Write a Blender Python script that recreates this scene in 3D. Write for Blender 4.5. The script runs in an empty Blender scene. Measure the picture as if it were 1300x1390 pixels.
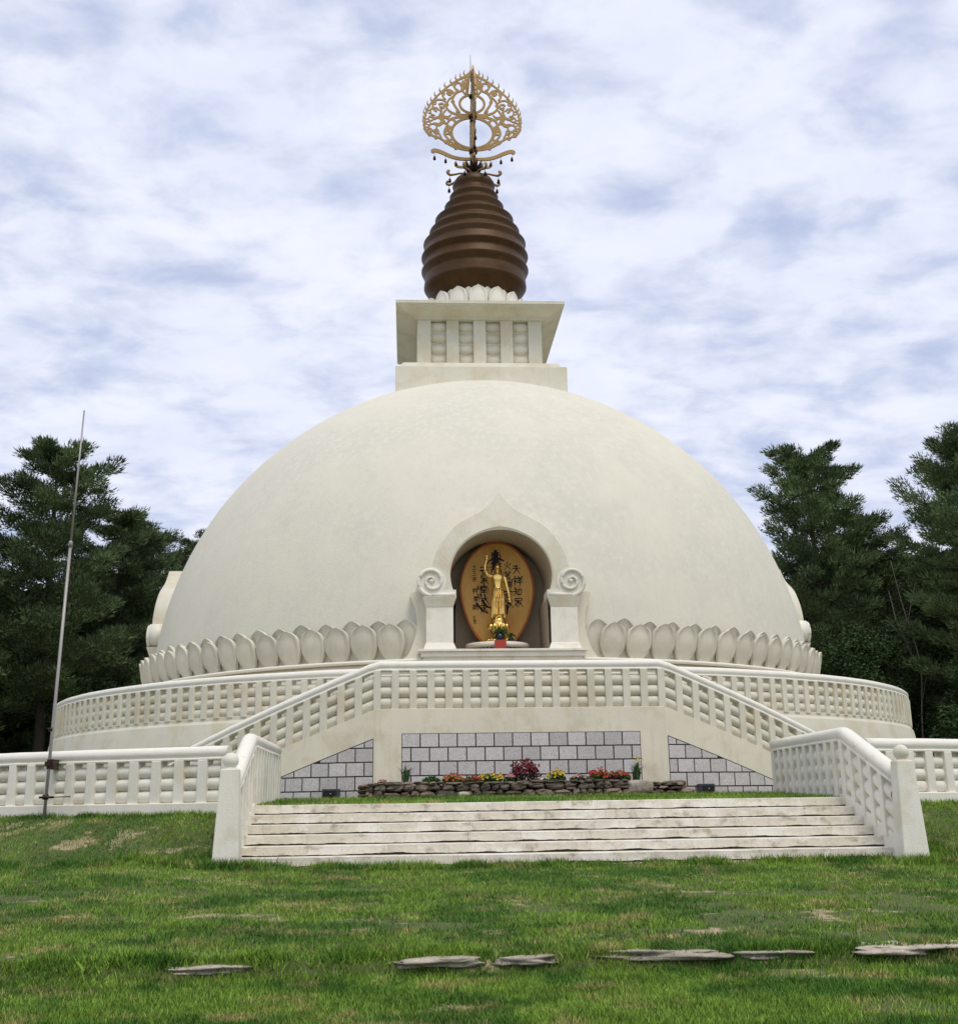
import bpy, bmesh, math, random
import numpy as np
from mathutils import Vector, Matrix, noise
PI=math.pi; R=math.radians
rnd=random.Random(7)
bpy.context.scene.world=bpy.data.worlds.new("World")
SC=bpy.context.scene; COL=SC.collection

# ------------------------------------------------------------------ helpers
class MB:
    """collects geometry, builds ONE mesh object"""
    def __init__(s): s.v=[]; s.f=[]; s.sm=[]
    def add(s,vs,fs,smooth=False):
        o=len(s.v); s.v+= [tuple(p) for p in vs]; s.f+=[tuple(i+o for i in f) for f in fs]; s.sm+=[smooth]*len(fs); return s
    def box(s,x0,x1,y0,y1,z0,z1,top=None):
        t=top or (x0,x1,y0,y1)
        return s.add([(x0,y0,z0),(x1,y0,z0),(x1,y1,z0),(x0,y1,z0),(t[0],t[2],z1),(t[1],t[2],z1),(t[1],t[3],z1),(t[0],t[3],z1)],
          [(3,2,1,0),(4,5,6,7),(0,1,5,4),(1,2,6,5),(2,3,7,6),(3,0,4,7)])
    def grid(s,rows,closed_u=False,closed_v=False,smooth=True,cap=False):
        n=len(rows[0]); m=len(rows); vs=[p for r in rows for p in r]; fs=[]
        for i in range(m if closed_v else m-1):
            j=(i+1)%m
            for k in range(n if closed_u else n-1):
                l=(k+1)%n; fs.append((i*n+k,i*n+l,j*n+l,j*n+k))
        s.add(vs,fs,smooth)
        if cap:
            s.add(rows[0],[tuple(range(n))[::-1]]); s.add(rows[-1],[tuple(range(n))])
        return s
    def lathe(s,prof,n=48,cx=0,cy=0,a0=0,a1=2*PI,smooth=True,sx=1,sy=1):
        full=abs(a1-a0-2*PI)<1e-6; cnt=n if full else n+1
        rows=[[(cx+r*sx*math.cos(a0+(a1-a0)*k/n),cy+r*sy*math.sin(a0+(a1-a0)*k/n),z) for k in range(cnt)] for r,z in prof]
        return s.grid(rows,closed_u=full,smooth=smooth)
    def tube(s,pts,rad,n=8,cap=True,smooth=True,flat=1.0):
        pts=[Vector(p) for p in pts]
        rad=rad if isinstance(rad,(list,tuple)) else [rad]*len(pts)
        rows=[]
        for i,p in enumerate(pts):
            t=(pts[min(i+1,len(pts)-1)]-pts[max(i-1,0)]).normalized()
            up=Vector((0,0,1)) if abs(t.z)<.92 else Vector((0,1,0))
            a=t.cross(up).normalized(); b=a.cross(t).normalized()
            rows.append([tuple(p+a*(rad[i]*math.cos(2*PI*k/n))+b*(rad[i]*flat*math.sin(2*PI*k/n))) for k in range(n)])
        return s.grid(rows,closed_u=True,smooth=smooth,cap=cap)
    def sphere(s,c,r,n=16,m=10,sc=(1,1,1)):
        rows=[[(c[0]+sc[0]*r*math.sin(PI*i/m)*math.cos(2*PI*k/n),c[1]+sc[1]*r*math.sin(PI*i/m)*math.sin(2*PI*k/n),c[2]-sc[2]*r*math.cos(PI*i/m)) for k in range(n)] for i in range(m+1)]
        return s.grid(rows,closed_u=True)
    def build(s,name,mat,parent=None,bevel=0):
        me=bpy.data.meshes.new(name); me.from_pydata(s.v,[],s.f); me.update()
        me.polygons.foreach_set('use_smooth',s.sm)
        o=bpy.data.objects.new(name,me); COL.objects.link(o)
        if mat: me.materials.append(mat)
        bm=bmesh.new(); bm.from_mesh(me); bmesh.ops.remove_doubles(bm,verts=bm.verts,dist=1e-5)
        bmesh.ops.recalc_face_normals(bm,faces=bm.faces); bm.to_mesh(me); bm.free()
        if parent: o.parent=parent
        if bevel:
            b=o.modifiers.new('b','BEVEL'); b.width=bevel; b.segments=2; b.limit_method='ANGLE'; b.angle_limit=R(40)
        return o
def tag(o,label=None,cat=None,group=None,kind=None):
    if label: o['label']=label
    if cat: o['category']=cat
    if group: o['group']=group
    if kind: o['kind']=kind
    return o
def empty(name,loc=(0,0,0),rz=0):
    o=bpy.data.objects.new(name,None); COL.objects.link(o); o.location=loc; o.rotation_euler=(0,0,rz); o.empty_display_size=.2; return o
def child(o,root):
    """parent a mesh written in world coordinates to a thing whose empty stands elsewhere"""
    o.parent=root; o.matrix_parent_inverse=Matrix.Translation(-Vector(root.location)); return o
def inst(src,parent,loc,rz,name=None):
    o=src.copy(); COL.objects.link(o); o.parent=parent; o.location=loc; o.rotation_euler=(0,0,rz); return o
def quick(name,V,F,mat,parent=None,col=None):
    """numpy verts / same-size faces -> mesh object with optional per-vertex value"""
    me=bpy.data.meshes.new(name); V=np.asarray(V,dtype=np.float32); F=np.asarray(F,dtype=np.int32); k=F.shape[1]
    me.vertices.add(len(V)); me.vertices.foreach_set('co',V.ravel())
    me.loops.add(F.size); me.loops.foreach_set('vertex_index',F.ravel())
    me.polygons.add(len(F)); me.polygons.foreach_set('loop_start',np.arange(0,F.size,k,dtype=np.int32))
    me.update(calc_edges=True)
    if col is not None:
        a=me.attributes.new('tone','FLOAT','POINT'); a.data.foreach_set('value',np.asarray(col,dtype=np.float32))
    me.materials.append(mat)
    o=bpy.data.objects.new(name,me); COL.objects.link(o)
    if parent: o.parent=parent
    return o

# ------------------------------------------------------------------ materials
def mat(name,col,rough=.8,metal=0,var=0,vscale=2,col2=None,c2lo=.5,c2hi=.7,c2scale=1.5,bump=0,bscale=40,tone=0,spec=.3,streak=0,stretch=None,bdist=.02,col3=None,c3lo=.6,c3hi=.75,c3scale=8,orand=0):
    m=bpy.data.materials.new(name); m.use_nodes=True; nt=m.node_tree; N=nt.nodes; L=nt.links
    b=N['Principled BSDF']; b.inputs['Roughness'].default_value=rough; b.inputs['Metallic'].default_value=metal
    b.inputs['Specular IOR Level'].default_value=spec
    tc=N.new('ShaderNodeTexCoord'); geo=N.new('ShaderNodeNewGeometry')
    cur=None
    rgb=N.new('ShaderNodeRGB'); rgb.outputs[0].default_value=(*col,1); cur=rgb.outputs[0]
    def nz(scale,detail=4,rou=.6,vec=None):
        n=N.new('ShaderNodeTexNoise'); n.inputs['Scale'].default_value=scale; n.inputs['Detail'].default_value=detail; n.inputs['Roughness'].default_value=rou
        if vec is None: vec=geo.outputs['Position']
        L.new(vec,n.inputs['Vector']); return n.outputs['Fac']
    def mixc(a,bc,fac,mode='MIX'):
        x=N.new('ShaderNodeMix'); x.data_type='RGBA'; x.blend_type=mode
        L.new(a,x.inputs[6]); 
        if isinstance(bc,tuple): x.inputs[7].default_value=(*bc,1)
        else: L.new(bc,x.inputs[7])
        if isinstance(fac,float): x.inputs[0].default_value=fac
        else: L.new(fac,x.inputs[0])
        return x.outputs[2]
    def ramp(f,lo,hi):
        r=N.new('ShaderNodeMapRange'); r.inputs[1].default_value=lo; r.inputs[2].default_value=hi; r.interpolation_type='SMOOTHSTEP'; L.new(f,r.inputs[0]); return r.outputs[0]
    vec=None
    if stretch:
        mp=N.new('ShaderNodeMapping'); mp.inputs['Scale'].default_value=stretch; L.new(geo.outputs['Position'],mp.inputs['Vector']); vec=mp.outputs[0]
    if col2: cur=mixc(cur,tuple(col2),ramp(nz(c2scale,5,.6,vec),c2lo,c2hi))
    if col3: cur=mixc(cur,tuple(col3),ramp(nz(c3scale,5,.65,vec),c3lo,c3hi))
    if var:
        f=nz(vscale,6,.65,vec); mr=N.new('ShaderNodeMapRange'); mr.inputs[1].default_value=.25; mr.inputs[2].default_value=.75; mr.inputs[3].default_value=1-var; mr.inputs[4].default_value=1+var; L.new(f,mr.inputs[0])
        hs=N.new('ShaderNodeHueSaturation'); L.new(cur,hs.inputs['Color']); L.new(mr.outputs[0],hs.inputs['Value']); cur=hs.outputs[0]
    if tone:
        at=N.new('ShaderNodeAttribute'); at.attribute_name='tone'
        mr=N.new('ShaderNodeMapRange'); mr.inputs[3].default_value=1-tone; mr.inputs[4].default_value=1+tone; L.new(at.outputs['Fac'],mr.inputs[0])
        hs=N.new('ShaderNodeHueSaturation'); L.new(cur,hs.inputs['Color']); L.new(mr.outputs[0],hs.inputs['Value']); cur=hs.outputs[0]
    if orand:
        oi=N.new('ShaderNodeObjectInfo'); mr=N.new('ShaderNodeMapRange'); mr.inputs[3].default_value=1-orand; mr.inputs[4].default_value=1+orand; L.new(oi.outputs['Random'],mr.inputs[0])
        hs=N.new('ShaderNodeHueSaturation'); L.new(cur,hs.inputs['Color']); L.new(mr.outputs[0],hs.inputs['Value']); cur=hs.outputs[0]
    if streak:
        mp=N.new('ShaderNodeMapping'); mp.inputs['Scale'].default_value=(3.5,3.5,.35); L.new(geo.outputs['Position'],mp.inputs['Vector'])
        f=ramp(nz(2.2,5,.7,mp.outputs[0]),.5,.8); mm=N.new('ShaderNodeMath'); mm.operation='MULTIPLY'; mm.inputs[1].default_value=streak; L.new(f,mm.inputs[0])
        cur=mixc(cur,(.33,.31,.25),mm.outputs[0])
    L.new(cur,b.inputs['Base Color'])
    if bump:
        bp=N.new('ShaderNodeBump'); bp.inputs['Strength'].default_value=bump; bp.inputs['Distance'].default_value=bdist; L.new(nz(bscale,4,.6),bp.inputs['Height']); L.new(bp.outputs[0],b.inputs['Normal'])
    return m
CREAM=(.70,.665,.54); 
M={}
M['dome']=mat('dome_stucco',(.70,.665,.545),.85,var=.035,vscale=1.3,col2=(.64,.615,.52),c2scale=.3,c2lo=.35,c2hi=.65,bump=.4,bscale=16,streak=.16,col3=(.704,.669,.549),c3scale=5,c3lo=.45,c3hi=.65)
M['cream']=mat('cream_paint',CREAM,orand=.05,rough=.75,var=.06,vscale=1.8,col2=(.64,.58,.43),c2scale=1.1,c2lo=.45,c2hi=.65,bump=.25,bscale=35,streak=.22)
M['petal']=mat('petal_plaster',(.64,.605,.49),orand=.07,rough=.8,var=.06,vscale=3,bump=.2,bscale=30,streak=.25)
M['white']=mat('white_paint',(.79,.755,.65),orand=.05,rough=.6,var=.04,vscale=2.5,col2=(.70,.65,.52),c2scale=1.6,c2lo=.5,c2hi=.68,bump=.3,bscale=30,streak=.2)
M['rail']=mat('rail_paint',(.81,.775,.675),.5,var=.05,vscale=4,col2=(.62,.57,.44),c2scale=5,c2lo=.6,c2hi=.8,bump=.3,bscale=18)
M['wall']=mat('facade_paint',(.77,.71,.555),.8,var=.07,vscale=1.2,col2=(.68,.61,.45),c2scale=1.7,c2lo=.48,c2hi=.7,bump=.3,bscale=30,streak=.3)
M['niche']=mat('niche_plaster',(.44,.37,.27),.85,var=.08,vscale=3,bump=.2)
M['gold_leaf']=mat('gilded_statue',(.92,.62,.19),.26,1,var=.08,vscale=9,spec=.5)
M['gold_flat']=mat('gilt_finial',(.33,.215,.085),.5,.5,var=.15,vscale=4,spec=.5)
M['bronze']=mat('brown_copper',(.070,.033,.009),.5,.3,var=.22,vscale=2.5,col2=(.085,.042,.011),c2scale=1.3,bump=.1,bscale=12)
M['dark_metal']=mat('dark_bronze',(.05,.03,.02),.45,.7,var=.1)
M['board']=mat('varnished_board',(.74,.43,.11),.45,var=.1,vscale=5,col2=(.62,.31,.06),c2scale=1.8,c2lo=.45,c2hi=.7,stretch=(1,1,.4))
M['board_rim']=mat('orange_rim',(.45,.13,.03),.5,var=.1)
M['ink']=mat('black_ink',(.012,.010,.009),.6)
M['red']=mat('red_cloth',(.36,.06,.04),.8,var=.1)
M['black']=mat('black_gloss',(.012,.012,.013),.25,spec=.5)
M['granite']=mat('granite_block',(.55,.52,.495),.85,var=.10,vscale=9,col2=(.64,.60,.565),c2scale=26,c2lo=.48,c2hi=.6,col3=(.26,.25,.27),c3scale=38,c3lo=.58,c3hi=.66,tone=.12,bump=.5,bscale=40)
M['joint']=mat('dark_joint',(.03,.028,.026),.9)
M['plate']=mat('slate_box',(.07,.075,.09),.35,.4,var=.1)
M['step']=mat('worn_step_paint',(.69,.64,.53),.75,var=.08,vscale=3,col2=(.40,.35,.27),c2scale=2.6,c2lo=.50,c2hi=.72,stretch=(1.6,1,2.2),bump=.6,bscale=25,col3=(.78,.74,.65),c3scale=1.2,c3lo=.5,c3hi=.6,streak=.35)
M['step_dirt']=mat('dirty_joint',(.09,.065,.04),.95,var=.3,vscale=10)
M['rock']=mat('fieldstone',(.165,.125,.095),.9,var=.35,vscale=7,col2=(.10,.10,.06),c2scale=5,c2lo=.5,c2hi=.65,bump=.6,bscale=20,tone=.5,col3=(.26,.24,.22),c3scale=9,c3lo=.6,c3hi=.75)
M['flagstone']=mat('flat_fieldstone',(.40,.35,.28),.9,var=.3,vscale=6,col2=(.22,.19,.14),c2scale=5,c2lo=.5,c2hi=.7,bump=.8,bscale=16,tone=.15,col3=(.5,.46,.4),c3scale=14,c3lo=.55,c3hi=.7)
M['soil']=mat('soil',(.06,.045,.03),.95,var=.3,vscale=8,bump=.5)
M['pole']=mat('galvanised_pole',(.34,.32,.30),.45,.4,var=.1,vscale=3)
M['bark']=mat('pine_bark',(.075,.06,.05),.95,var=.3,vscale=3,bump=.5,bscale=10)
M['birch']=mat('pale_bark',(.20,.18,.155),.8,var=.25,vscale=5)
M['needle']=mat('pine_needles',(.085,.122,.048),orand=.22,rough=.7,var=.25,vscale=.5,col2=(.052,.078,.036),c2scale=.22,c2lo=.45,c2hi=.65,tone=.65,spec=.2)
M['leaf']=mat('broad_leaves',(.036,.064,.020),orand=.2,rough=.7,var=.3,vscale=.6,tone=.6,spec=.2)
M['grass']=mat('grass_blades',(.185,.30,.040),.65,var=.34,vscale=1.6,col2=(.072,.170,.022),c2scale=.7,c2lo=.44,c2hi=.58,tone=.55,spec=.2,col3=(.34,.31,.11),c3scale=1.5,c3lo=.53,c3hi=.68)
M['lawn']=mat('lawn_soil',(.08,.105,.03),.95,var=.3,vscale=3,col2=(.34,.27,.16),c2scale=1.3,c2lo=.56,c2hi=.64,bump=.6,bscale=30)
M['plant']=mat('garden_leaves',(.05,.12,.03),.6,var=.2,vscale=6,tone=.5)
M['plant_dark']=mat('dusky_leaves',(.07,.035,.03),.7,tone=.5)
for k,c in dict(orange=(.55,.15,.03),crimson=(.17,.012,.022),yellow=(.66,.46,.04),pink=(.70,.30,.33),scarlet=(.46,.05,.03),white_fl=(.75,.68,.55)).items():
    M[k]=mat(k+'_petals',c,.6,tone=.3)
M['terracotta']=mat('terracotta',(.35,.13,.06),.8,var=.1)

# ------------------------------------------------------------------ camera and light
f,pitch,roll,yaw,cx,cz=1606.6,.27029,.014956,.062025,-2.6328,1.39997
F=Vector((math.sin(yaw)*math.cos(pitch),math.cos(yaw)*math.cos(pitch),math.sin(pitch)))
Rt=Vector((math.cos(yaw),-math.sin(yaw),0)); U=Rt.cross(F)
R2=Rt*math.cos(roll)-U*math.sin(roll); U2=U*math.cos(roll)+Rt*math.sin(roll)
cam=bpy.data.cameras.new('camera'); co=bpy.data.objects.new('camera',cam); COL.objects.link(co)
co.matrix_world=Matrix(((R2.x,U2.x,-F.x,cx),(R2.y,U2.y,-F.y,-43.0),(R2.z,U2.z,-F.z,cz),(0,0,0,1)))
cam.sensor_fit='AUTO'; cam.sensor_width=36; cam.lens=f/1390*36; cam.shift_y=-45/1390; cam.clip_end=3000; cam.clip_start=.1
SC.camera=co
SUN_EL,SUN_AZ=R(63),R(22)      # azimuth measured from the facade normal (-Y) towards +X
sd=Vector((math.sin(SUN_AZ)*math.cos(SUN_EL),-math.cos(SUN_AZ)*math.cos(SUN_EL),math.sin(SUN_EL)))
sl=bpy.data.lights.new('sun','SUN'); sl.energy=1.5; sl.angle=R(24); sl.color=(1,.93,.80)
so=bpy.data.objects.new('sun',sl); COL.objects.link(so); so.rotation_euler=sd.to_track_quat('Z','Y').to_euler(); so.location=(20,-30,40)
W=SC.world; W.use_nodes=True; nt=W.node_tree; N=nt.nodes; L=nt.links
bg=N['Background']; bg.inputs['Strength'].default_value=.085
sky=N.new('ShaderNodeTexSky'); sky.sky_type='NISHITA'; sky.sun_disc=False; sky.sun_elevation=SUN_EL; sky.sun_rotation=PI-SUN_AZ; sky.dust_density=1.5
tc=N.new('ShaderNodeTexCoord'); sep=N.new('ShaderNodeSeparateXYZ'); L.new(tc.outputs['Generated'],sep.inputs[0])
def math_(op,a,b):
    m=N.new('ShaderNodeMath'); m.operation=op
    for i,x in enumerate((a,b)):
        if isinstance(x,(int,float)): m.inputs[i].default_value=x
        else: L.new(x,m.inputs[i])
    return m.outputs[0]
zz=math_('ADD',math_('MAXIMUM',sep.outputs[2],0.0),.22)
cmb=N.new('ShaderNodeCombineXYZ'); L.new(math_('DIVIDE',sep.outputs[0],zz),cmb.inputs[0]); L.new(math_('DIVIDE',sep.outputs[1],zz),cmb.inputs[1])
def wn(scale,detail,rough,dist=0,off=0):
    mp=N.new('ShaderNodeMapping'); mp.inputs['Location'].default_value=(off,off*.7,off*.3); mp.inputs['Rotation'].default_value=(0,0,.35); mp.inputs['Scale'].default_value=(1,1.25,1); L.new(cmb.outputs[0],mp.inputs[0])
    n=N.new('ShaderNodeTexNoise'); n.inputs['Scale'].default_value=scale; n.inputs['Detail'].default_value=detail; n.inputs['Roughness'].default_value=rough; n.inputs['Distortion'].default_value=dist; L.new(mp.outputs[0],n.inputs[0]); return n.outputs['Fac']
fac=math_('ADD',math_('MULTIPLY',wn(8.5,5,.55,.2,3.1),.58),math_('MULTIPLY',wn(2.2,4,.5,.2,7.3),.42))
mr=N.new('ShaderNodeMapRange'); mr.interpolation_type='SMOOTHSTEP'; mr.inputs[1].default_value=.32; mr.inputs[2].default_value=.59; L.new(fac,mr.inputs[0])
cl=N.new('ShaderNodeMix'); cl.data_type='RGBA'; cl.inputs[6].default_value=(7.2,7.8,10.0,1); cl.inputs[7].default_value=(10.3,10.4,11.0,1); L.new(wn(4.2,5,.6,.2,11),cl.inputs[0])
thin=N.new('ShaderNodeMix'); thin.data_type='RGBA'; thin.inputs[0].default_value=.75; L.new(sky.outputs[0],thin.inputs[6]); thin.inputs[7].default_value=(6.3,7.1,9.7,1)
mx=N.new('ShaderNodeMix'); mx.data_type='RGBA'; L.new(mr.outputs[0],mx.inputs[0]); L.new(thin.outputs[2],mx.inputs[6]); L.new(cl.outputs[2],mx.inputs[7])
L.new(mx.outputs[2],bg.inputs['Color'])
SC.view_settings.view_transform='Standard'; SC.view_settings.look='None'; SC.view_settings.exposure=.2; SC.view_settings.gamma=1
SC.cycles.max_bounces=5; SC.cycles.diffuse_bounces=3; SC.cycles.glossy_bounces=2; SC.cycles.use_denoising=True

# ------------------------------------------------------------------ ground
def sstep(a,b,x):
    t=np.clip((x-a)/(b-a),0,1); return t*t*(3-2*t)
_rs=np.random.RandomState(5); _tab=_rs.rand(256,256)
def vnoise(x,y):
    xi=np.floor(x).astype(int); yi=np.floor(y).astype(int); fx=x-xi; fy=y-yi; fx=fx*fx*(3-2*fx); fy=fy*fy*(3-2*fy)
    g=lambda a,b:_tab[a%256,b%256]
    return (g(xi,yi)*(1-fx)+g(xi+1,yi)*fx)*(1-fy)+(g(xi,yi+1)*(1-fx)+g(xi+1,yi+1)*fx)*fy
def fbm(x,y): return .5*vnoise(x,y)+.3*vnoise(x*2.1+7,y*2.1)+.2*vnoise(x*4.3,y*4.3+9)
def lawn_z(x,y):
    r=np.hypot(x,y); ax=np.abs(x)
    front=.50-.057*(-23.4-y)-.012*(x+5)*.3
    front=np.where(y>-23.4,.50,front)+.10*sstep(3,7,-x)*sstep(-29,-23,y)
    bank=sstep(24.6,21.9,r)*sstep(5.5,5.85,ax)
    z=front*(1-bank)+(1.31)*bank+.035*(fbm(x*1.3,y*1.3)-.5)
    inner=1.47+.10*sstep(-20.5,-16.8,y)*sstep(8,5,ax)
    z=np.where(r<21.55,inner,z)
    z=np.where((ax<5.6)&(y<-21.0)&(y>-23.3),.3,z)
    z=np.where((ax<5.6)&(y>=-21.0)&(y<-15),inner,z)
    edge=sstep(-31.08,-31.2,y); low=-.115+.018*(y+31.2)+.05*(fbm(x*1.1+20,y*1.1)-.5); low=np.maximum(low,-.3); z=z*(1-edge)+low*edge
    return z
def sheet(name,xs,ys,mtl):
    X,Y=np.meshgrid(xs,ys); Z=lawn_z(X,Y); n=len(xs); V=np.stack([X,Y,Z],-1).reshape(-1,3)
    i=np.arange(len(ys)-1)[:,None]*n+np.arange(n-1)[None]; Fc=np.stack([i,i+1,i+n+1,i+n],-1).reshape(-1,4)
    o=quick(name,V,Fc,mtl); o.data.polygons.foreach_set('use_smooth',[True]*len(Fc)); return tag(o,kind='structure')
xs=np.concatenate([[-900,-300,-120,-60,-35,-24],np.arange(-18,18.01,.15),[24,35,60,120,300,900]])
ys=np.concatenate([[-160,-60,-50,-40],np.arange(-36,-15,.06),[-12,0,15,30,60,120,400,1200]])
sheet('lawn_ground',xs,ys,M['lawn'])

# grass
def blades(n,seed,region,hmin,hmax,w=.008,dens=None):
    rs=np.random.RandomState(seed); P=region(rs,n); x,y=P[:,0],P[:,1]
    d=dens(x,y); keep=rs.rand(len(x))<d; x,y,d=x[keep],y[keep],d[keep]; n=len(x); z=lawn_z(x,y)
    h=(hmin+(hmax-hmin)*rs.rand(n)**1.6)*(.55+.8*fbm(x*2.3,y*2.3)); a=rs.rand(n)*2*PI; b=rs.rand(n)*2*PI; lean=h*(.25+.7*rs.rand(n))
    ww=w*(.7+.8*rs.rand(n))
    V=np.empty((n,3,3)); V[:,0]=np.stack([x-ww*np.cos(a),y-ww*np.sin(a),z-.01],-1); V[:,1]=np.stack([x+ww*np.cos(a),y+ww*np.sin(a),z-.01],-1); V[:,2]=np.stack([x+lean*np.cos(b),y+lean*np.sin(b),z+h],-1)
    return V.reshape(-1,3),np.repeat(rs.rand(n),3)
def wedge(y0,y1,m=1.4):
    def g(rs,n):
        y=y0+(y1-y0)*rs.rand(n); d=y+43; xl=-2.63+d*(-.355)-m; xr=-2.63+d*.475+m; return np.stack([xl+(xr-xl)*rs.rand(n),y],-1)
    return g
def outside(x,y):
    d=y+43; return dens(x,y)*((x<-2.63-d*.355-1.4)|(x>-2.63+d*.475+1.4))
def dens(x,y):
    ok=~((np.abs(x)<5.33)&(y>-23.15)&(y<-21.03)); r=np.hypot(x,y); ok&=~((r<21.75)&((y<-21.05)|(np.abs(x)>5.3))); ok&=~((np.abs(np.abs(x)-5.42)<.18)&(y>-23.7))
    bare=sstep(.55,.66,fbm(x*.9+3,y*1.7+1))*sstep(-23.5,-27,y); return np.where(ok,(1-.85*bare)*(.55+.45*vnoise(x*5,y*5)),0)
parts=[blades(520000,1,wedge(-31.1,-17.6),.022,.065,.0068,dens),blades(330000,21,wedge(-34.6,-31.18),.025,.07,.0062,dens)]
parts.append(blades(520000,31,wedge(-34.6,-15.5,8),.03,.075,.011,outside))
parts.append(blades(60000,2,wedge(-23.75,-22.9,.5),.06,.15,.008,lambda x,y:dens(x,y)*sstep(.35,.65,vnoise(x*3,y*3+5))))
parts.append(blades(26000,3,lambda rs,n:np.stack([-5.3+10.6*rs.rand(n),-21.02+4.6*rs.rand(n)],-1),.05,.11,.009,lambda x,y:np.ones_like(x)))
def ringside(rs,n):
    s=np.where(rs.rand(n)<.5,-1,1); a=R(15)+R(24)*rs.rand(n); r=21.92+.18*rs.rand(n)**2; return np.stack([s*r*np.sin(a),-r*np.cos(a)],-1)
parts.append(blades(16000,4,ringside,.05,.14,.009,lambda x,y:.3+.7*vnoise(x*4,y*4)))
def feet(rs,n):
    s=np.where(rs.rand(n)<.5,-1,1); return np.stack([s*5.42+.34*rs.randn(n),-23.82-.12*np.abs(rs.randn(n))],-1)
parts.append(blades(2600,6,feet,.08,.24,.009,lambda x,y:np.ones_like(x)))
parts.append(blades(30000,8,lambda rs,n:np.stack([-8.5+14*rs.rand(n),-31.12+.32*rs.rand(n)],-1),.04,.12,.008,lambda x,y:sstep(.35,.6,vnoise(x*2.5,y))))
parts.append(blades(26000,9,lambda rs,n:np.stack([-8.5+14*rs.rand(n),-31.25+.2*rs.rand(n)],-1),.04,.10,.008,lambda x,y:.25+.75*vnoise(x*3,y)))
parts.append(blades(45000,10,wedge(-34.5,-19.0),.05,.12,.006,lambda x,y:dens(x,y)*sstep(.62,.8,vnoise(x*2.1+40,y*2.1+3))))
V=np.concatenate([p[0] for p in parts]); T=np.concatenate([p[1] for p in parts])
tag(quick('grass',V,np.arange(len(V)).reshape(-1,3),M['grass'],col=T),'short green grass with dry patches covering the lawn','grass',kind='stuff')

# ------------------------------------------------------------------ rocks
def rock(mb,c,s,seed,n=7,rough=.22,sq=3.2,ang=0):
    rows=[]; off=Vector((seed*3.7,seed*1.3,seed*.7)); m=n
    for i in range(m+1):
        r=[]
        for k in range(2*n):
            th=PI*i/m; ph=2*PI*k/(2*n); d=Vector((math.sin(th)*math.cos(ph),math.sin(th)*math.sin(ph),-math.cos(th)))
            q=(abs(d.x)**sq+abs(d.y)**sq+abs(d.z)**sq)**(-1/sq); p=d*q; nn=noise.noise(p*1.3+off)*rough+noise.noise(p*3.1+off)*rough*.4
            p=p*(1+nn); x,y=p.x*s[0],p.y*s[1]; r.append((c[0]+x*math.cos(ang)-y*math.sin(ang),c[1]+x*math.sin(ang)+y*math.cos(ang),c[2]+p.z*s[2]))
        rows.append(r)
    return mb.grid(rows,closed_u=True)
def set_tone(o,v):
    a=o.data.attributes.new('tone','FLOAT','POINT'); a.data.foreach_set('value',[v]*len(o.data.vertices) if isinstance(v,float) else v)

# edging stones along the driveway
stones=[(-4.5,.42,-.02),(-2.35,.42,.015),(-1.52,.27,.01),(-.3,.62,.03),(.88,.42,.02),(2.05,.44,.04),(2.85,.33,.04)]
slab=['lone flat stone half sunk in grass below the left post of the steps','pale flat stone left of centre, left neighbour of the shortest stone','short flat stone in the middle of the lawn edge',
 'longest flat stone of the lawn edge, low and curving','middle sized flat stone right of the longest one','broad raised flat stone below the right post of the steps','rightmost pale stone of the lawn edging']
for i,(x,hw,dz) in enumerate(stones):
    mb=MB(); rock(mb,(0,0,0),(hw,.20,.045),i+11,16,.42,4.0); o=mb.build('edging_stone',M['flagstone']); o.location=(x,-30.96+rnd.uniform(-.05,.05),dz*.7-.004); o.rotation_euler.z=rnd.uniform(-.08,.08)
    set_tone(o,rnd.random()); tag(o,slab[i],'stone','flat stones edging the lawn')

# ------------------------------------------------------------------ balustrades
def arc_path(rad,a0,a1):
    """s -> (x,y,tangent angle); angle measured from -Y towards +X"""
    Ln=rad*(a1-a0); return Ln,lambda s:(rad*math.sin(a0+s/rad),-rad*math.cos(a0+s/rad),a0+s/rad)
def line_path(p,q):
    Ln=math.hypot(q[0]-p[0],q[1]-p[1]); an=math.atan2(q[1]-p[1],q[0]-p[0]); return Ln,lambda s:(p[0]+(q[0]-p[0])*s/Ln,p[1]+(q[1]-p[1])*s/Ln,an)
_cache={}
def post_mesh(w,d,h,sh,m):
    k=('p',w,d,round(h,3),round(sh,3),m.name)
    if k not in _cache:
        mb=MB(); e=sh*w/2
        mb.add([(-w/2,-d/2,-.03-e),(w/2,-d/2,-.03+e),(w/2,d/2,-.03+e),(-w/2,d/2,-.03-e),(-w/2,-d/2,h-e),(w/2,-d/2,h+e),(w/2,d/2,h+e),(-w/2,d/2,h-e)],[(3,2,1,0),(4,5,6,7),(0,1,5,4),(1,2,6,5),(2,3,7,6),(3,0,4,7)])
        o=mb.build('baluster_post',m,bevel=.014); _cache[k]=o.data; mod=True; bpy.data.objects.remove(o)
    return _cache[k]
def bead_mesh(w,dia,h,sh,m):
    k=('b',w,dia,round(h,3),round(sh,3),m.name)
    if k not in _cache:
        mb=MB()
        for j in range(3):
            rows=[]
            for i in range(7):
                t=i/6*2-1; r=dia/2*(1-.06*t*t-.0*abs(t)); x=t*w/2
                rows.append([(x,.82*r*math.cos(2*PI*q/16),h+dia*(j+.5)*1.0+sh*x+r*math.sin(2*PI*q/16)) for q in range(16)])
            mb.grid(rows,closed_u=True)
        o=mb.build('infill_rollers',m); _cache[k]=o.data; bpy.data.objects.remove(o)
    return _cache[k]
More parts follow.
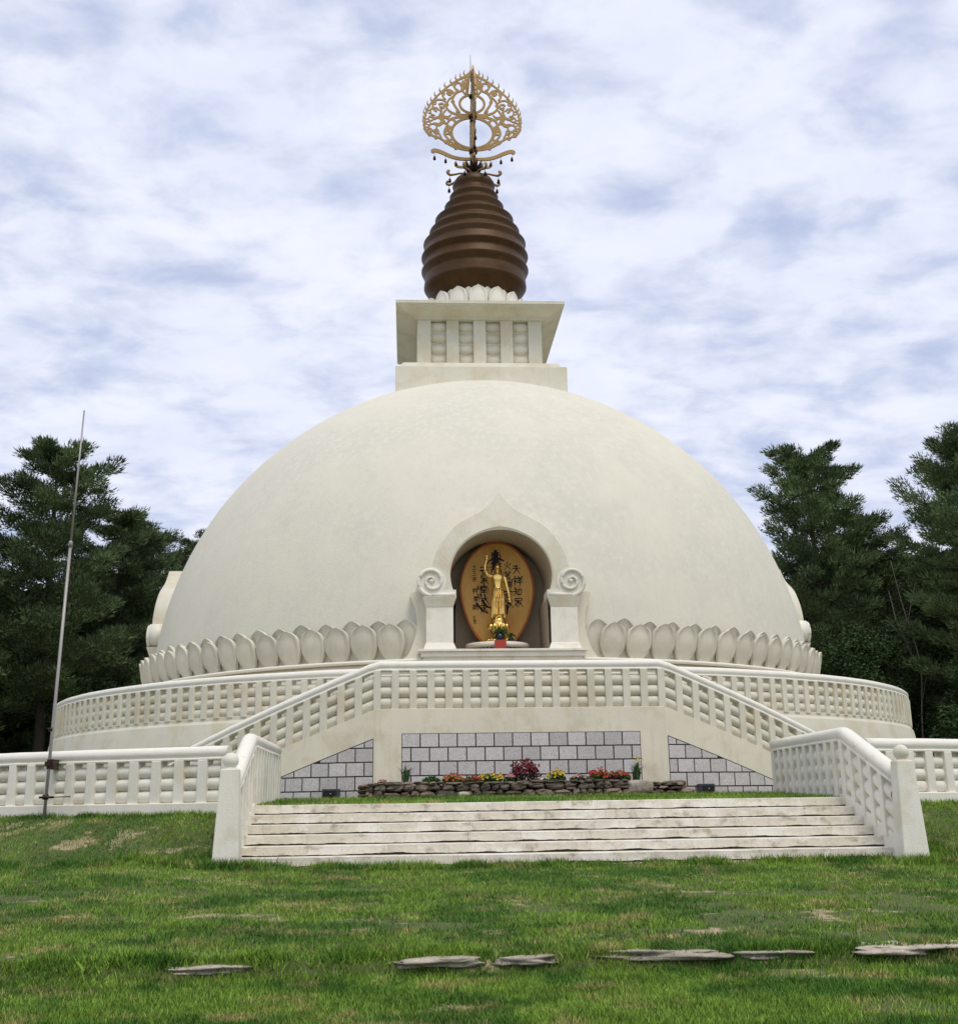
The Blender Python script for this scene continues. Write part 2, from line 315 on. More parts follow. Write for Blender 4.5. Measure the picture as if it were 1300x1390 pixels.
def balustrade(root,path,zf,spacing,m,mr,H=1.05,dia=.25,pw=.17,pd=.27,rw=.125,rh=.09,under=.06,first=True,last=True,rail=True,res=12,bead0=.0,ext=(0,0)):
    """zf(s): floor height under the posts; H: floor to rail top"""
    Ln,fn=path; n=max(1,round(Ln/spacing)); st=Ln/n; org=Vector(root.location)
    ph=H-2*rh-under+.01
    def loc(s): x,y,a=fn(s); return Vector((x,y,zf(s))),a
    for i in range(n+1):
        if (i==0 and not first) or (i==n and not last): continue
        p,a=loc(i*st); e=.05; sl=(zf(min(i*st+e,Ln))-zf(max(i*st-e,0)))/(min(i*st+e,Ln)-max(i*st-e,0))
        jit=rnd.uniform(-.012,.012)
        o=bpy.data.objects.new('baluster_post',post_mesh(pw,pd,ph,round(sl*20)/20,m)); COL.objects.link(o); o.parent=root; o.location=p-org; o.rotation_euler=(rnd.uniform(-.008,.008),rnd.uniform(-.008,.008),a+jit)
    for i in range(n):
        p,a=loc((i+.5)*st); sl=(zf((i+1)*st)-zf(i*st))/st
        o=bpy.data.objects.new('infill_rollers',bead_mesh(st-pw+.04,dia,bead0,round(sl,2),m)); COL.objects.link(o); o.parent=root; o.location=p-org; o.rotation_euler=(0,0,a)
    if rail: rail_mesh(root,[loc(Ln*i/(res))[0] for i in range(res+1)],[fn(Ln*i/res)[2] for i in range(res+1)],H,mr,rw,rh,under)
def rail_prof(H,rw,rh,under):
    pr=[]
    for k in range(9):
        t=PI*k/8; pr.append((rw*math.cos(t),H-rh+rh*math.sin(t)))
    pr+=[(-rw*1.0,H-rh*1.3),(-rw*.82,H-2*rh+.012),(-rw*.72,H-2*rh),(-rw*.95,H-2*rh-.004),(-rw*.95,H-2*rh-under),(rw*.95,H-2*rh-under),(rw*.95,H-2*rh-.004),(rw*.72,H-2*rh),(rw*.82,H-2*rh+.012),(rw,H-rh*1.3)]
    return pr
def rail_mesh(root,pts,angs,H,m,rw,rh,under,name='handrail',jit=.004):
    pr=rail_prof(H,rw,rh,under); rows=[]; org=Vector(root.location)
    for p,a in zip(pts,angs):
        nx,ny=math.sin(a),-math.cos(a); dz=rnd.uniform(-jit,jit)
        rows.append([(p.x+nx*u-org.x,p.y+ny*u-org.y,p.z+v-org.z+dz) for u,v in pr])
    return MB().grid(rows,closed_u=True,cap=True).build(name,m,root)
def with_bevel():
    for o in COL.objects:
        if o.name.startswith('baluster_post') and o.type=='MESH' and not o.modifiers:
            b=o.modifiers.new('b','BEVEL'); b.width=.012; b.segments=2

# ---- lower curved walls left / right
RL=21.7
for s,lab in ((-1,'long curved white balustrade left of the front steps, behind the flagpole'),(1,'curved white balustrade right of the front steps, cut by the picture edge')):
    root=empty('curved_balustrade',(s*RL*math.sin(R(22)),-RL*math.cos(R(22)),1.3)); tag(root,lab,'balustrade','low curved balustrades beside the steps')
    a0,a1=(R(15.6),R(47)); path=arc_path(RL,a0,a1) if s>0 else arc_path(RL,-a1,-a0)
    balustrade(root,path,lambda q:1.54,.46,M['white'],M['rail'],H=.99,dia=.222,pw=.185,pd=.27,rw=.13,rh=.10,under=.055,res=34,bead0=.0)
    mb=MB(); rows=[]
    for i in range(41):
        a=(R(14.9)+(a1-R(14.9))*i/40)*s; rows.append([(rr*math.sin(a)-root.location.x,-rr*math.cos(a)-root.location.y,z-1.3) for rr,z in ((21.53,.2),(21.53,1.53),(21.55,1.545),(21.86,1.545),(21.88,1.53),(21.9,.2))])
    mb.grid(rows,closed_u=True,smooth=False,cap=True).build('kerb_base',M['white'],root)

# ---- front steps
ST=empty('front_steps',(0,-22.1,.4)); tag(ST,'wide flight of six worn white steps up to the forecourt','steps')
zs=[1.48,1.318,1.155,.993,.83,.667]
for i in range(6):
    y0=-21.05-.41*i; z=zs[i]; zb=zs[i]-.163+.004; mb=MB()
    # face built in cast lengths so the lip is slightly uneven
    nseg=9; cuts=[-5.35]+sorted(-5.35+10.7*(k+rnd.uniform(-.25,.25))/nseg for k in range(1,nseg))+[5.35]
    for k in range(nseg):
        dy=rnd.uniform(-.006,.006); dz=rnd.uniform(-.004,.004)
        for q in range(24):
            xa=cuts[k]+(cuts[k+1]-cuts[k])*q/24+(.0012 if q==0 else 0); xb=cuts[k]+(cuts[k+1]-cuts[k])*(q+1)/24-(.0012 if q==23 else 0)
            w=lambda x:.008*noise.noise(Vector((x*1.7,i*3.1,0)))
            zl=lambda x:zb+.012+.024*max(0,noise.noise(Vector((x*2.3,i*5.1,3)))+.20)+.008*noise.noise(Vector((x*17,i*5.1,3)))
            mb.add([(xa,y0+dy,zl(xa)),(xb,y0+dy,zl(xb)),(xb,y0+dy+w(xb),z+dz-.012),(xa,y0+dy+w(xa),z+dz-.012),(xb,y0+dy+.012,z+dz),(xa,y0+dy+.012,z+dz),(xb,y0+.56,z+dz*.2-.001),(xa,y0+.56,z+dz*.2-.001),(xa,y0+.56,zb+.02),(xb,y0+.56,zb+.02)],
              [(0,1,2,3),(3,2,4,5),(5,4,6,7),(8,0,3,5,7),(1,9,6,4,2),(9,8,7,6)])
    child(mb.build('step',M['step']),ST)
    child(MB().box(-5.34,5.34,y0+.03,y0+.7,zb-.05,zb+.018).build('soiled_joint',M['step_dirt']),ST)  # strip of brown dirt in the joint at the riser foot
child(MB().box(-5.45,5.4,-23.22,-23.0,.2,.497).build('base_slab',M['step'],bevel=.01),ST)

# ---- flanking balustrades and newel posts
for s,lab in ((-1,'white balustrade flanking the left side of the front steps, with ball topped end post'),(1,'white balustrade flanking the right side of the front steps, with ball topped end post')):
    root=empty('stair_balustrade',(s*5.47,-21.0,1.45)); tag(root,lab,'balustrade','balustrades flanking the steps')
    X=5.47*s
    balustrade(root,line_path((X,-16.78),(X,-21.0)),lambda q:1.52,.42,M['white'],M['rail'],H=1.22,dia=.27,rw=.13,rh=.10,under=.055,rail=False,bead0=.06)
    zt=lambda q:1.52-.345*q
    balustrade(root,line_path((X,-21.0),(X*.99,-23.3)),zt,.45,M['white'],M['rail'],H=1.22,dia=.27,rw=.13,rh=.10,under=.055,rail=False,first=False,last=False,bead0=.06)
    pts=[Vector((X,-16.66,1.52)),Vector((X,-18,1.52)),Vector((X,-19.5,1.52)),Vector((X,-20.82,1.52)),Vector((X,-20.97,1.51)),Vector((X,-21.1,1.475)),Vector((X*.995,-22.2,1.52-.345*1.2)),Vector((X*.99,-23.42,1.52-.345*2.42))]
    rail_mesh(root,pts,[-PI/2]*len(pts),1.22,M['rail'],.135,.105,.055)
    # sloping string wall under the rail
    mb=MB(); w=.14
    for xa,xb in ((X-w,X+w),):
        prof=[(-20.9,1.52),(-21.05,1.53),(-23.4,.80),(-23.4,.25),(-20.9,.25)]
        mb.add([(xa,y,z) for y,z in prof]+[(xb,y,z) for y,z in prof],[(0,1,2,3,4),(9,8,7,6,5)]+[(k,(k+1)%5,5+(k+1)%5,5+k) for k in range(5)])
    child(mb.build('stair_string',M['white'],bevel=.02),root)
    child(MB().box(X-.12,X+.12,-20.9,-16.7,1.3,1.535).build('kerb_base',M['white']),root)
    xc=5.42*s; 
    nb=MB().box(xc-.225,xc+.225,-23.80,-23.36,.2,2.03,top=(xc-.14,xc+.14,-23.70,-23.42)).build('newel_post',M['white'],bevel=.018); child(nb,root)
    prof=[(.0,2.02),(.10,2.025),(.10,2.045),(.075,2.06)]+[(.125*math.cos(R(t)),2.16+.125*math.sin(R(t))) for t in range(-50,91,10)]
    bl=MB().lathe(prof,24,xc,-23.56).build('ball_cap',M['white']); bl.parent=nb

# ---- terrace
TR=empty('circular_terrace',(0,0,1.4)); tag(TR,'round raised terrace with balustrade around the foot of the dome','terrace')
RT=14.35
prof=[(RT+.26,1.2),(RT+.22,3.0),(RT+.17,3.3),(RT+.13,3.5),(RT+.08,3.575),(RT+.075,3.655),(RT+.07,3.67),(11.0,3.67)]
child(MB().lathe(prof,360,smooth=False).build('retaining_wall',M['cream']),TR)
a=R(-84); 
balustrade(TR,arc_path(RT-.03,R(-83),R(83)),lambda q:3.66,.42,M['cream'],M['rail'],H=1.03,dia=.238,rail=False,pw=.165,bead0=.0)
pts=[];an=[]
for i in range(161):
    t=-PI+2*PI*i/160; pts.append(Vector(((RT-.03)*math.sin(t),-(RT-.03)*math.cos(t),3.66))); an.append(t)
rail_mesh(TR,pts,an,1.03,M['rail'],.12,.09,.05)

# ---- landing with twin curved stairs
LD=empty('twin_staircase',(0,-15.1,1.5)); tag(LD,'cream landing with twin curved stairs and granite block panels in front of the dome','staircase')
RS=15.47; A0=math.asin(3.37/RS); A1=A0+R(22.5); Yf=-RS*math.cos(A0); SL=.366; ZF=3.62
zst=lambda a:max(1.45,ZF-SL*RS*(a-A0))
mb=MB().box(-3.37,3.37,Yf,-13.9,1.2,ZF)
child(mb.build('landing_wall',M['wall'],bevel=.01),LD)
for s in (-1,1):
    rows=[]
    for i in range(31):
        a=A0+(A1-A0)*i/30; z=zst(a); rows.append([(s*r*math.sin(a),-r*math.cos(a),zz) for r,zz in ((RS,1.2),(RS,z),(RS-.28,z),(RS-.28,1.2))])
    child(MB().grid(rows,closed_u=True,smooth=False,cap=True).build('stair_wall',M['wall']),LD)
    mb=MB()
    for k in range(13):
        a=A0+(A1-A0)*k/13; b=A0+(A1-A0)*(k+1)/13; z=ZF-.168*(k+1)
        ring=[(s*r*math.sin(t),-r*math.cos(t)) for r,t in ((RS-.29,a),(RS-.29,b),(14.62,b),(14.62,a))]
        mb.add([(x,y,1.2) for x,y in ring]+[(x,y,z) for x,y in ring],[(3,2,1,0),(4,5,6,7),(0,1,5,4),(1,2,6,5),(2,3,7,6),(3,0,4,7)])
    child(mb.build('stair_flight',M['cream']),LD)
balustrade(LD,line_path((-3.34,Yf+.14),(3.34,Yf+.14)),lambda q:ZF,.42,M['cream'],M['rail'],H=1.11,dia=.255,rail=False)
RB=RS-.14; AB0=A0; AB1=A0+R(20.5)
for s in (-1,1):
    if s>0: pth=arc_path(RB,AB0,AB1); zf=lambda q:zst(AB0+q/RB)
    else: pth=arc_path(RB,-AB1,-AB0); zf=lambda q:zst(AB1-q/RB)
    balustrade(LD,pth,zf,.42,M['cream'],M['rail'],H=1.11,dia=.255,rail=False,first=(s<0),last=(s>0))
pts=[];an=[]
for i in range(25): a=AB1+R(.8)-(AB1+R(.8)-AB0-.012)*i/24; pts.append(Vector((-RB*math.sin(a),-RB*math.cos(a),zst(a)))); an.append(-a)
for i in range(9): x=-3.28+6.56*i/8; pts.append(Vector((x,Yf+.14,ZF))); an.append(0)
for i in range(25): a=AB0+.012+(AB1+R(.8)-AB0-.012)*i/24; pts.append(Vector((RB*math.sin(a),-RB*math.cos(a),zst(a)))); an.append(a)
rail_mesh(LD,pts,an,1.11,M['rail'],.125,.095,.06)
# block panels
def clip(poly,fn):
    out=[]; n=len(poly)
    for i in range(n):
        p,q=poly[i],poly[(i+1)%n]; a,b=fn(p),fn(q)
        if a>=0: out.append(p)
        if (a>=0)!=(b>=0): t=a/(a-b); out.append((p[0]+(q[0]-p[0])*t,p[1]+(q[1]-p[1])*t))
    return out
def block_panel(name,u0,u1,zlo,zhi,mapf,clipf=None,off=0,bw=.426,rowh=.315,lab=None):
    g=.014; mb=MB(); tones=[]; 
    P=[(u0,zlo),(u1,zlo),(u1,zhi),(u0,zhi)]
    if clipf: P=clip(P,clipf)
    k=len(P); mj=MB()
    # dark backing in strips so it follows a curved wall
    n=16
    for i in range(n):
        a,b=u0+(u1-u0)*i/n,u0+(u1-u0)*(i+1)/n; q=[(a,zlo),(b,zlo),(b,zhi),(a,zhi)]
        if clipf: q=clip(q,clipf)
        if len(q)>2: mj.add([mapf(u,z,.004) for u,z in q],[tuple(range(len(q)))])
    jo=child(mj.build('panel_joints',M['joint']),LD)
    r=0; z=zhi
    while z>zlo-.01:
        z1=z-rowh; o=u0+((r+off)%2)*(-bw/2); u=o
        while u<u1-.02:
            a,b=max(u,u0)+g,min(u+bw,u1)-g; u+=bw
            if b-a<.04: continue
            q=[(a,max(z1,zlo)+g),(b,max(z1,zlo)+g),(b,z-g),(a,z-g)]
            if clipf: q=clip(q,lambda p:clipf(p)-g*1.6)
            if len(q)<3: continue
            ar=abs(sum(q[i][0]*q[(i+1)%len(q)][1]-q[(i+1)%len(q)][0]*q[i][1] for i in range(len(q))))/2
            if ar<.006: continue
            d=.013+rnd.uniform(-.003,.004); n=len(q); fr=[mapf(*p,d) for p in q]; bk=[mapf(*p,.004) for p in q]
            mb.add(fr+bk,[tuple(range(n))]+[(i,(i+1)%n,n+(i+1)%n,n+i) for i in range(n)]); tones+=[rnd.random()]*(2*n)
        z=z1; r+=1
    me=bpy.data.meshes.new(name); me.from_pydata(mb.v,[],mb.f); me.materials.append(M['granite'])
    at=me.attributes.new('tone','FLOAT','POINT'); at.data.foreach_set('value',tones)
    ob=bpy.data.objects.new(name,me); COL.objects.link(ob); child(ob,LD); return ob
block_panel('granite_panel',-2.77,2.77,1.5,3.05,lambda u,z,d:(u,Yf-d,z))
PA0=A0+.003
for s in (-1,1):
    Us=RS*PA0; 
    mf=lambda u,z,d,s=s:(s*(RS+d)*math.sin(u/RS),-(RS+d)*math.cos(u/RS),z)
    block_panel('granite_panel',Us,Us+3.2,1.5,3.05-.0,mf,clipf=lambda p:(2.95-.36*(p[0]-Us))-p[1],off=1 if s<0 else 1)
for s,lab in ((-1,'small dark square lamp box at the foot of the left granite panel'),(1,'small dark square lamp box at the foot of the right granite panel')):
    a=A0+R(3.7 if s<0 else 3.3); r=RS+.12; bx=empty('lamp_box',(s*r*math.sin(a),-r*math.cos(a),1.57),s*a)
    MB().box(-.19,.19,-.09,.09,-.02,.27).build('housing',M['plate'],bx,bevel=.012); MB().box(-.15,.15,-.097,-.09,.02,.23).build('lens',M['black'],bx)
    MB().sphere((.02,-.1,.16),.018,8,6).build('lens_dot',M['pole'],bx); tag(bx,lab,'light box','dark boxes below the granite panels')  # small pale metal dot on the lens front

# ------------------------------------------------------------------ the pagoda
PG=empty('pagoda',(0,0,3.67)); tag(PG,'huge white dome with lotus petal ring, square pedestal and brown ringed spire','pagoda')
RD,ZD=11.46,5.08; NX=-.13; NY=-11.75
def in_niche(x,z): 
    x=abs(x-NX)
    if z<5.3 or z>9.2: return False
    if z<7.4: return x<1.48
    return math.hypot(x/1.55,(z-7.4)/1.42)<1
mb=MB(); nu,nv=320,110; V=[];Fc=[]
for i in range(nv+1):
    t=-.03+(PI/2-.12+.03)*i/nv
    for k in range(nu):
        p=2*PI*k/nu; w=.010*noise.noise(Vector((math.sin(p)*4,math.cos(p)*4,t*6))); V.append(((RD+w)*math.cos(t)*math.sin(p),-(RD+w)*math.cos(t)*math.cos(p),ZD+(RD+w)*math.sin(t)))
for i in range(nv):
    for k in range(nu):
        l=(k+1)%nu; q=(i*nu+k,i*nu+l,(i+1)*nu+l,(i+1)*nu+k); c=[sum(V[j][m] for j in q)/4 for m in range(3)]
        if c[1]<-6 and in_niche(c[0],c[2]): continue
        Fc.append(q)
mb.add(V,Fc,True); child(mb.build('dome',M['dome']),PG)
prof=[(11.75,3.66),(11.72,4.9),(11.74,5.02),(11.66,5.10),(11.2,5.14)]
child(MB().lathe(prof,360,smooth=False).build('dome_base',M['cream']),PG)
child(MB().lathe([(11.2,5.10),(11.83,5.11),(11.86,5.14),(11.86,5.17),(11.8,5.2),(11.2,5.2)],160).build('petal_ledge',M['rail']),PG)
# lotus petals: cupped leaf with a raised rim, flaring out from the dome
def petal(h,w,flare,th=.06,tipz=.0,rim=.07,bulge=.12):
    mb=MB(); n,m=14,12; rows=[]
    def wid(v):   # half width along height: round egg with short point
        base=.40+.60*math.sin(min(1,v/.52)*PI/2) if v<.52 else (max(0,1-((v-.52)/.48)**2.9)**.62 if v<.92 else (1-(.40/.48)**2.9)**.62*(1-(v-.92)/.08)**.95)
        return w/2*base
    def pos(u,v,off):
        x=u*wid(v); out=flare*(v**1.25)+bulge*math.sin(PI*min(1,v*1.05))*(1-u*u)*.9
        return Vector((x,-(out+off),v*h))
    F_=[];
    for i in range(m+1):
        v=1-(1-i/m)**1.5 if i else 0
        v=min(v,.999)
        row=[]
        for k in range(n+1):
            u=k/n*2-1; e=max(0,(abs(u)-.72)/.28); lip=rim*math.sin(min(1,e)*PI*.75) if i>1 else 0
            if v>.8: lip=max(lip,rim*.9*((v-.8)/.2))
            row.append(tuple(pos(u,v,lip)))
        rows.append(row)
    back=[[(x,y+th+.02,z) for x,y,z in r] for r in rows]
    mb.grid(rows); mb.grid(back)
    for a,b in zip((r for r in rows[:-1]),()): pass
    n1=n
    for i in range(m):
        for k in (0,n): mb.add([rows[i][k],rows[i+1][k],back[i+1][k],back[i][k]],[(0,1,2,3)])
    for k in range(n): mb.add([rows[m][k],rows[m][k+1],back[m][k+1],back[m][k]],[(0,1,2,3)])
    return mb
pf=petal(.98,.765,.26,bulge=.14).build('lotus_petal',M['petal']); pb=petal(1.06,.72,.19,bulge=.08).build('lotus_petal',M['petal'])
for p_ in (pf,pb): p_.data.name='petal'
npet=96; step=2*PI/npet
def petal_at(src,a,r,z): 
    o=inst(src,PG,(r*math.sin(a),-r*math.cos(a),z-3.67),a); o.scale=(rnd.uniform(.97,1.04),1,rnd.uniform(.96,1.03)); o.rotation_euler=(rnd.uniform(-.02,.03),rnd.uniform(-.025,.025),a+rnd.uniform(-.01,.01)); return o
start=math.atan2(2.36+.43,11.75); startR=math.atan2(2.15+.43,11.75)
k=0
for s,a0 in ((-1,start),(1,startR)):
    for k in range(20):
        a=a0+step*(k+.5)
        petal_at(pf,s*a,11.56,5.16)
        petal_at(pb,s*(a-step*.5),11.44,5.22)
COL.objects.unlink(pf); COL.objects.unlink(pb); 
# square pedestal
child(MB().box(-3.09,3.09,-3.09,3.09,15.0,16.69).build('pedestal_base',M['cream'],bevel=.02),PG)
child(MB().box(-2.95,2.95,-2.95,2.95,16.68,16.93,top=(-2.83,2.83,-2.83,2.83)).build('pedestal_plinth',M['cream'],bevel=.05),PG)
body=child(MB().box(-2.12,2.12,-2.12,2.12,16.9,18.9).build('pedestal_body',M['cream']),PG)
for side in range(4):
    for x,w in ((-2.05,.5),(-1.0,.46),(0,.46),(1.0,.46),(2.05,.5)):
        if side in(1,3) and abs(x)>2: continue
        xx=x
        o=MB().box(xx-w/2,xx+w/2,-2.32,-2.0 if abs(x)<2 else -1.8,16.92,18.87).build('pilaster',M['cream'],bevel=.012); o.rotation_euler.z=side*PI/2; child(o,PG); 
    for x in (-1.51,-.5,.5,1.51):
        mb=MB()
        for j in range(4):
            zc=17.24+.45*j; mb.tube([(x-.29,-2.0,zc),(x-.27,-2.0,zc),(x,-2.01,zc),(x+.27,-2.0,zc),(x+.29,-2.0,zc)],[.19,.215,.225,.215,.19],18)
        o=mb.build('infill_rollers',M['cream']); o.rotation_euler.z=side*PI/2; child(o,PG)
mb=MB(); sq=lambda h,z:[(-h,-h,z),(h,-h,z),(h,h,z),(-h,h,z)]
mb.grid([sq(2.3,18.80),sq(2.42,18.80),sq(2.42,18.86),sq(2.5,18.88),sq(2.98,19.08),sq(3.05,19.09),sq(3.05,19.13),sq(3.09,19.14),sq(3.09,19.26),sq(1.0,19.27)],closed_u=True,smooth=False,cap=True)
child(mb.build('cornice',M['cream'],bevel=.006),PG)
# spire lotus
sp_f=petal(1.16,.70,.16,bulge=.14).build('lotus_petal',M['rail']); sp_b=petal(1.16,.64,.10,bulge=.1).build('lotus_petal',M['rail'])
for k in range(15):
    a=2*PI*k/15
    for src,aa,r in((sp_f,a,1.68),(sp_b,a+PI/15,1.58)):
        o=inst(src,PG,(r*math.sin(aa),-r*math.cos(aa),19.3-3.67),aa)
COL.objects.unlink(sp_f); COL.objects.unlink(sp_b)
# ringed spire
ridges=[(.86,25.60),(.98,25.10),(1.19,24.64),(1.57,24.04),(1.80,23.50),(2.04,22.98),(2.12,22.41),(2.12,21.82),(2.02,21.10)]
prof=[(.0,26.12),(.24,26.11),(.25,26.02),(.5,25.95),(.74,25.87),(.83,25.72)]
for i,(r,z) in enumerate(ridges):
    prof.append((r,z+.006)); prof.append((r,z-.006))
    if i+1<len(ridges):
        r2,z2=ridges[i+1]; dz=z-z2; rv=r-(.035+.03*min(1,dz/.55) if i<6 else .10)
        if r2<=r+.02: rv=r-.14
        prof+=[(r-(r-rv)*.30,z-dz*.13),(r-(r-rv)*.9,z-dz*.36),(rv,z-dz*.42),(rv+.006,z-dz*.45),(rv+(r2-rv)*.5,z-dz*.72),(rv+(r2-rv)*.9,z-dz*.93)]
prof+=[(1.93,20.95),(1.8,20.78),(1.66,20.5),(1.5,20.1),(1.4,19.25)]
child(MB().lathe(prof,96).build('ringed_spire',M['bronze']),PG)
# finial: openwork flame disc cut in metal
def sdf_plate(name,strokes,holes,x0,x1,z0,z1,step_,th,mtl,parent=None,xform=None):
    xs=np.arange(x0,x1,step_); zs_=np.arange(z0,z1,step_); X,Z=np.meshgrid(xs,zs_); D=np.full(X.shape,9.)
    for st in strokes:
        for (xa,za,ra),(xb,zb,rb) in zip(st[:-1],st[1:]):
            mx0,mx1=min(xa,xb)-.3,max(xa,xb)+.3; mz0,mz1=min(za,zb)-.3,max(za,zb)+.3
            i0,i1=np.searchsorted(xs,(mx0,mx1)); j0,j1=np.searchsorted(zs_,(mz0,mz1)); 
            if i1<=i0 or j1<=j0: continue
            x=X[j0:j1,i0:i1]; z=Z[j0:j1,i0:i1]; dx,dz=xb-xa,zb-za; t=np.clip(((x-xa)*dx+(z-za)*dz)/(dx*dx+dz*dz+1e-12),0,1)
            d=np.hypot(x-xa-t*dx,z-za-t*dz)-(ra+(rb-ra)*t); D[j0:j1,i0:i1]=np.minimum(D[j0:j1,i0:i1],d)
    for h in holes: D=np.maximum(D,-h(X,Z))
    D[0]=D[-1]=1; D[:,0]=D[:,-1]=1
    vs={}; V=[]; Fs=[]; nz_,nx_=D.shape
    def vid(key,x,z):
        if key not in vs: vs[key]=len(V); V.append((x,-th/2,z)); V.append((x,th/2,z))
        return vs[key]
    js,is_=np.where((np.minimum(np.minimum(D[:-1,:-1],D[1:,:-1]),np.minimum(D[:-1,1:],D[1:,1:]))<0))
    for j,i in zip(js.tolist(),is_.tolist()):
        cs=[(j,i),(j,i+1),(j+1,i+1),(j+1,i)]; poly=[]; cr=[]
        for q in range(4):
            a,b=cs[q],cs[(q+1)%4]; da,db=D[a],D[b]
            if da<0: poly.append(vid(a,xs[a[1]],zs_[a[0]])); cr.append(0)
            if (da<0)!=(db<0):
                t=da/(da-db); t=min(max(t,.02),.98); poly.append(vid((min(a,b),max(a,b)),xs[a[1]]+(xs[b[1]]-xs[a[1]])*t,zs_[a[0]]+(zs_[b[0]]-zs_[a[0]])*t)); cr.append(1)
        n=len(poly)
        if n<3: continue
        Fs.append(tuple(poly)); Fs.append(tuple(p+1 for p in poly[::-1]))
        for q in range(n):
            if cr[q] and cr[(q+1)%n]: Fs.append((poly[(q+1)%n],poly[q],poly[q]+1,poly[(q+1)%n]+1))
    if xform: V=[xform(*p) for p in V]
    me=bpy.data.meshes.new(name); me.from_pydata(V,[],Fs); me.materials.append(mtl); me.update()
    o=bpy.data.objects.new(name,me); COL.objects.link(o)
    if parent: child(o,parent)
    return o
def arcst(cx_,cz_,r0,a0,a1,w0,w1,r1=None,n=14):
    r1=r0 if r1 is None else r1; return [(cx_+(r0+(r1-r0)*i/n)*math.cos(R(a0+(a1-a0)*i/n)),cz_+(r0+(r1-r0)*i/n)*math.sin(R(a0+(a1-a0)*i/n)),w0+(w1-w0)*i/n) for i in range(n+1)]
def smooth_pts(P,n=8):
    out=[]; 
    for i in range(len(P)-1):
        p0=P[max(i-1,0)];p1=P[i];p2=P[i+1];p3=P[min(i+2,len(P)-1)]
        for k in range(n):
            t=k/n; out.append(tuple(.5*((2*b)+(-a+c)*t+(2*a-5*b+4*c-d)*t*t+(-a+3*b-3*c+d)*t**3) for a,b,c,d in zip(p0,p1,p2,p3)))
    return out+[tuple(P[-1])]
def mirror(sts): return sts+[[(-x,z,r) for x,z,r in s] for s in sts]
# local frame: x right, z up from the lower collar (world z 27.28)
def ell(cx_,cz_,a,b,w,n=40,a0=0,a1=360): return [(cx_+a*math.cos(R(a0+(a1-a0)*i/n)),cz_+b*math.sin(R(a0+(a1-a0)*i/n)),w) for i in range(n+1)]
C1=(0,.78); C2=(0,2.14)
sts=[ell(*C1,.86,.71,.055),ell(*C2,.51,.42,.05)]
outline=smooth_pts([(0,-.03,.06),(.45,.03,.06),(.9,.20,.06),(1.35,.52,.05),(1.72,.66,.045),(1.90,.82,.045),(1.95,1.15,.045),(1.93,1.55,.045),(1.80,1.95,.045),(1.52,2.38,.045),(1.12,2.82,.045),(.66,3.20,.05),(.3,3.42,.06),(.05,3.62,.07)])
half=[outline]
rs=random.Random(3)
# flames along the rim
for i in range(22):
    k=int(14+i*(len(outline)-18)/22); x,z,_=outline[min(k,len(outline)-1)]
    Lf=.20+.10*(i/22)+(.04 if i%2 else 0); tilt=R(62+22*i/22)
    half.append([(x-.02,z-.02,.045),(x+Lf*.45*math.cos(tilt-.35),z+Lf*.45*math.sin(tilt-.35),.034),(x+Lf*math.cos(tilt+.05),z+Lf*math.sin(tilt+.05),.006)])
    if i%2==0: half.append(arcst(x-.09,z-.06,.07,0,300,.026,.026))
# scrollwork
half+=[arcst(1.33,2.02,.30,200,-60,.045,.05),arcst(1.25,2.0,.14,40,330,.05,.07,.06),
 arcst(.98,2.55,.24,-60,190,.045,.045),arcst(.93,2.62,.10,0,320,.05,.07,.05),
 arcst(.55,2.95,.17,-80,170,.05,.05),arcst(.38,3.08,.10,90,320,.05,.06),
 arcst(1.22,1.02,.22,20,250,.045,.05),arcst(1.62,1.02,.16,0,330,.04,.05),arcst(1.55,1.75,.18,-90,150,.04,.05),
 arcst(1.02,.55,.17,60,260,.045,.05),arcst(1.48,.82,.10,0,360,.035,.035),arcst(1.70,1.42,.10,0,360,.035,.035),arcst(1.80,1.20,.08,0,360,.03,.03),arcst(1.76,.88,.09,0,360,.035,.035),
 smooth_pts([(.55,.10,.06),(.85,.33,.05),(1.15,.72,.05),(1.05,1.1,.05),(.92,1.38,.06),(.5,1.52,.07),(.1,1.46,.07)]),
 smooth_pts([(.10,1.62,.07),(.5,1.62,.07),(.85,1.72,.06),(1.05,1.95,.05),(.98,2.28,.05),(.72,2.55,.05),(.62,2.8,.05)]),
 smooth_pts([(.52,1.75,.05),(.72,2.05,.06),(.80,2.32,.05),(.66,2.62,.05),(.40,2.78,.05),(.2,3.0,.06)]),
 smooth_pts([(.95,1.38,.05),(1.2,1.58,.05),(1.1,1.82,.05)]),smooth_pts([(1.3,.58,.05),(1.42,.78,.04),(1.62,.84,.04)]),
 smooth_pts([(.3,2.62,.05),(.42,2.85,.05),(.36,3.15,.06)]),[(.2,2.6,.08),(.16,3.3,.10),(.05,3.7,.05)],
 # winged attendant silhouettes
 [(1.18,1.28,.10),(1.28,1.48,.14),(1.30,1.62,.09)],[(1.28,1.78,.075),(1.285,1.80,.075)],[(1.15,1.52,.06),(.98,1.50,.05),(.88,1.60,.04)],[(1.38,1.5,.07),(1.55,1.42,.07),(1.72,1.52,.05)],[(1.2,1.28,.09),(1.36,1.14,.09),(1.56,1.2,.05)],[(1.18,1.25,.07),(1.05,1.18,.05)],
 [(.70,1.30,.06),(.78,1.38,.06)],[(.95,.35,.06),(1.05,.4,.05)],[(.78,2.22,.09),(.8,2.24,.09)],[(1.02,2.08,.08),(1.06,2.12,.06)],[(.6,1.78,.08),(.62,1.8,.07)],[(.88,1.0,.07),(.96,1.08,.06),(.97,.8,.06)]]
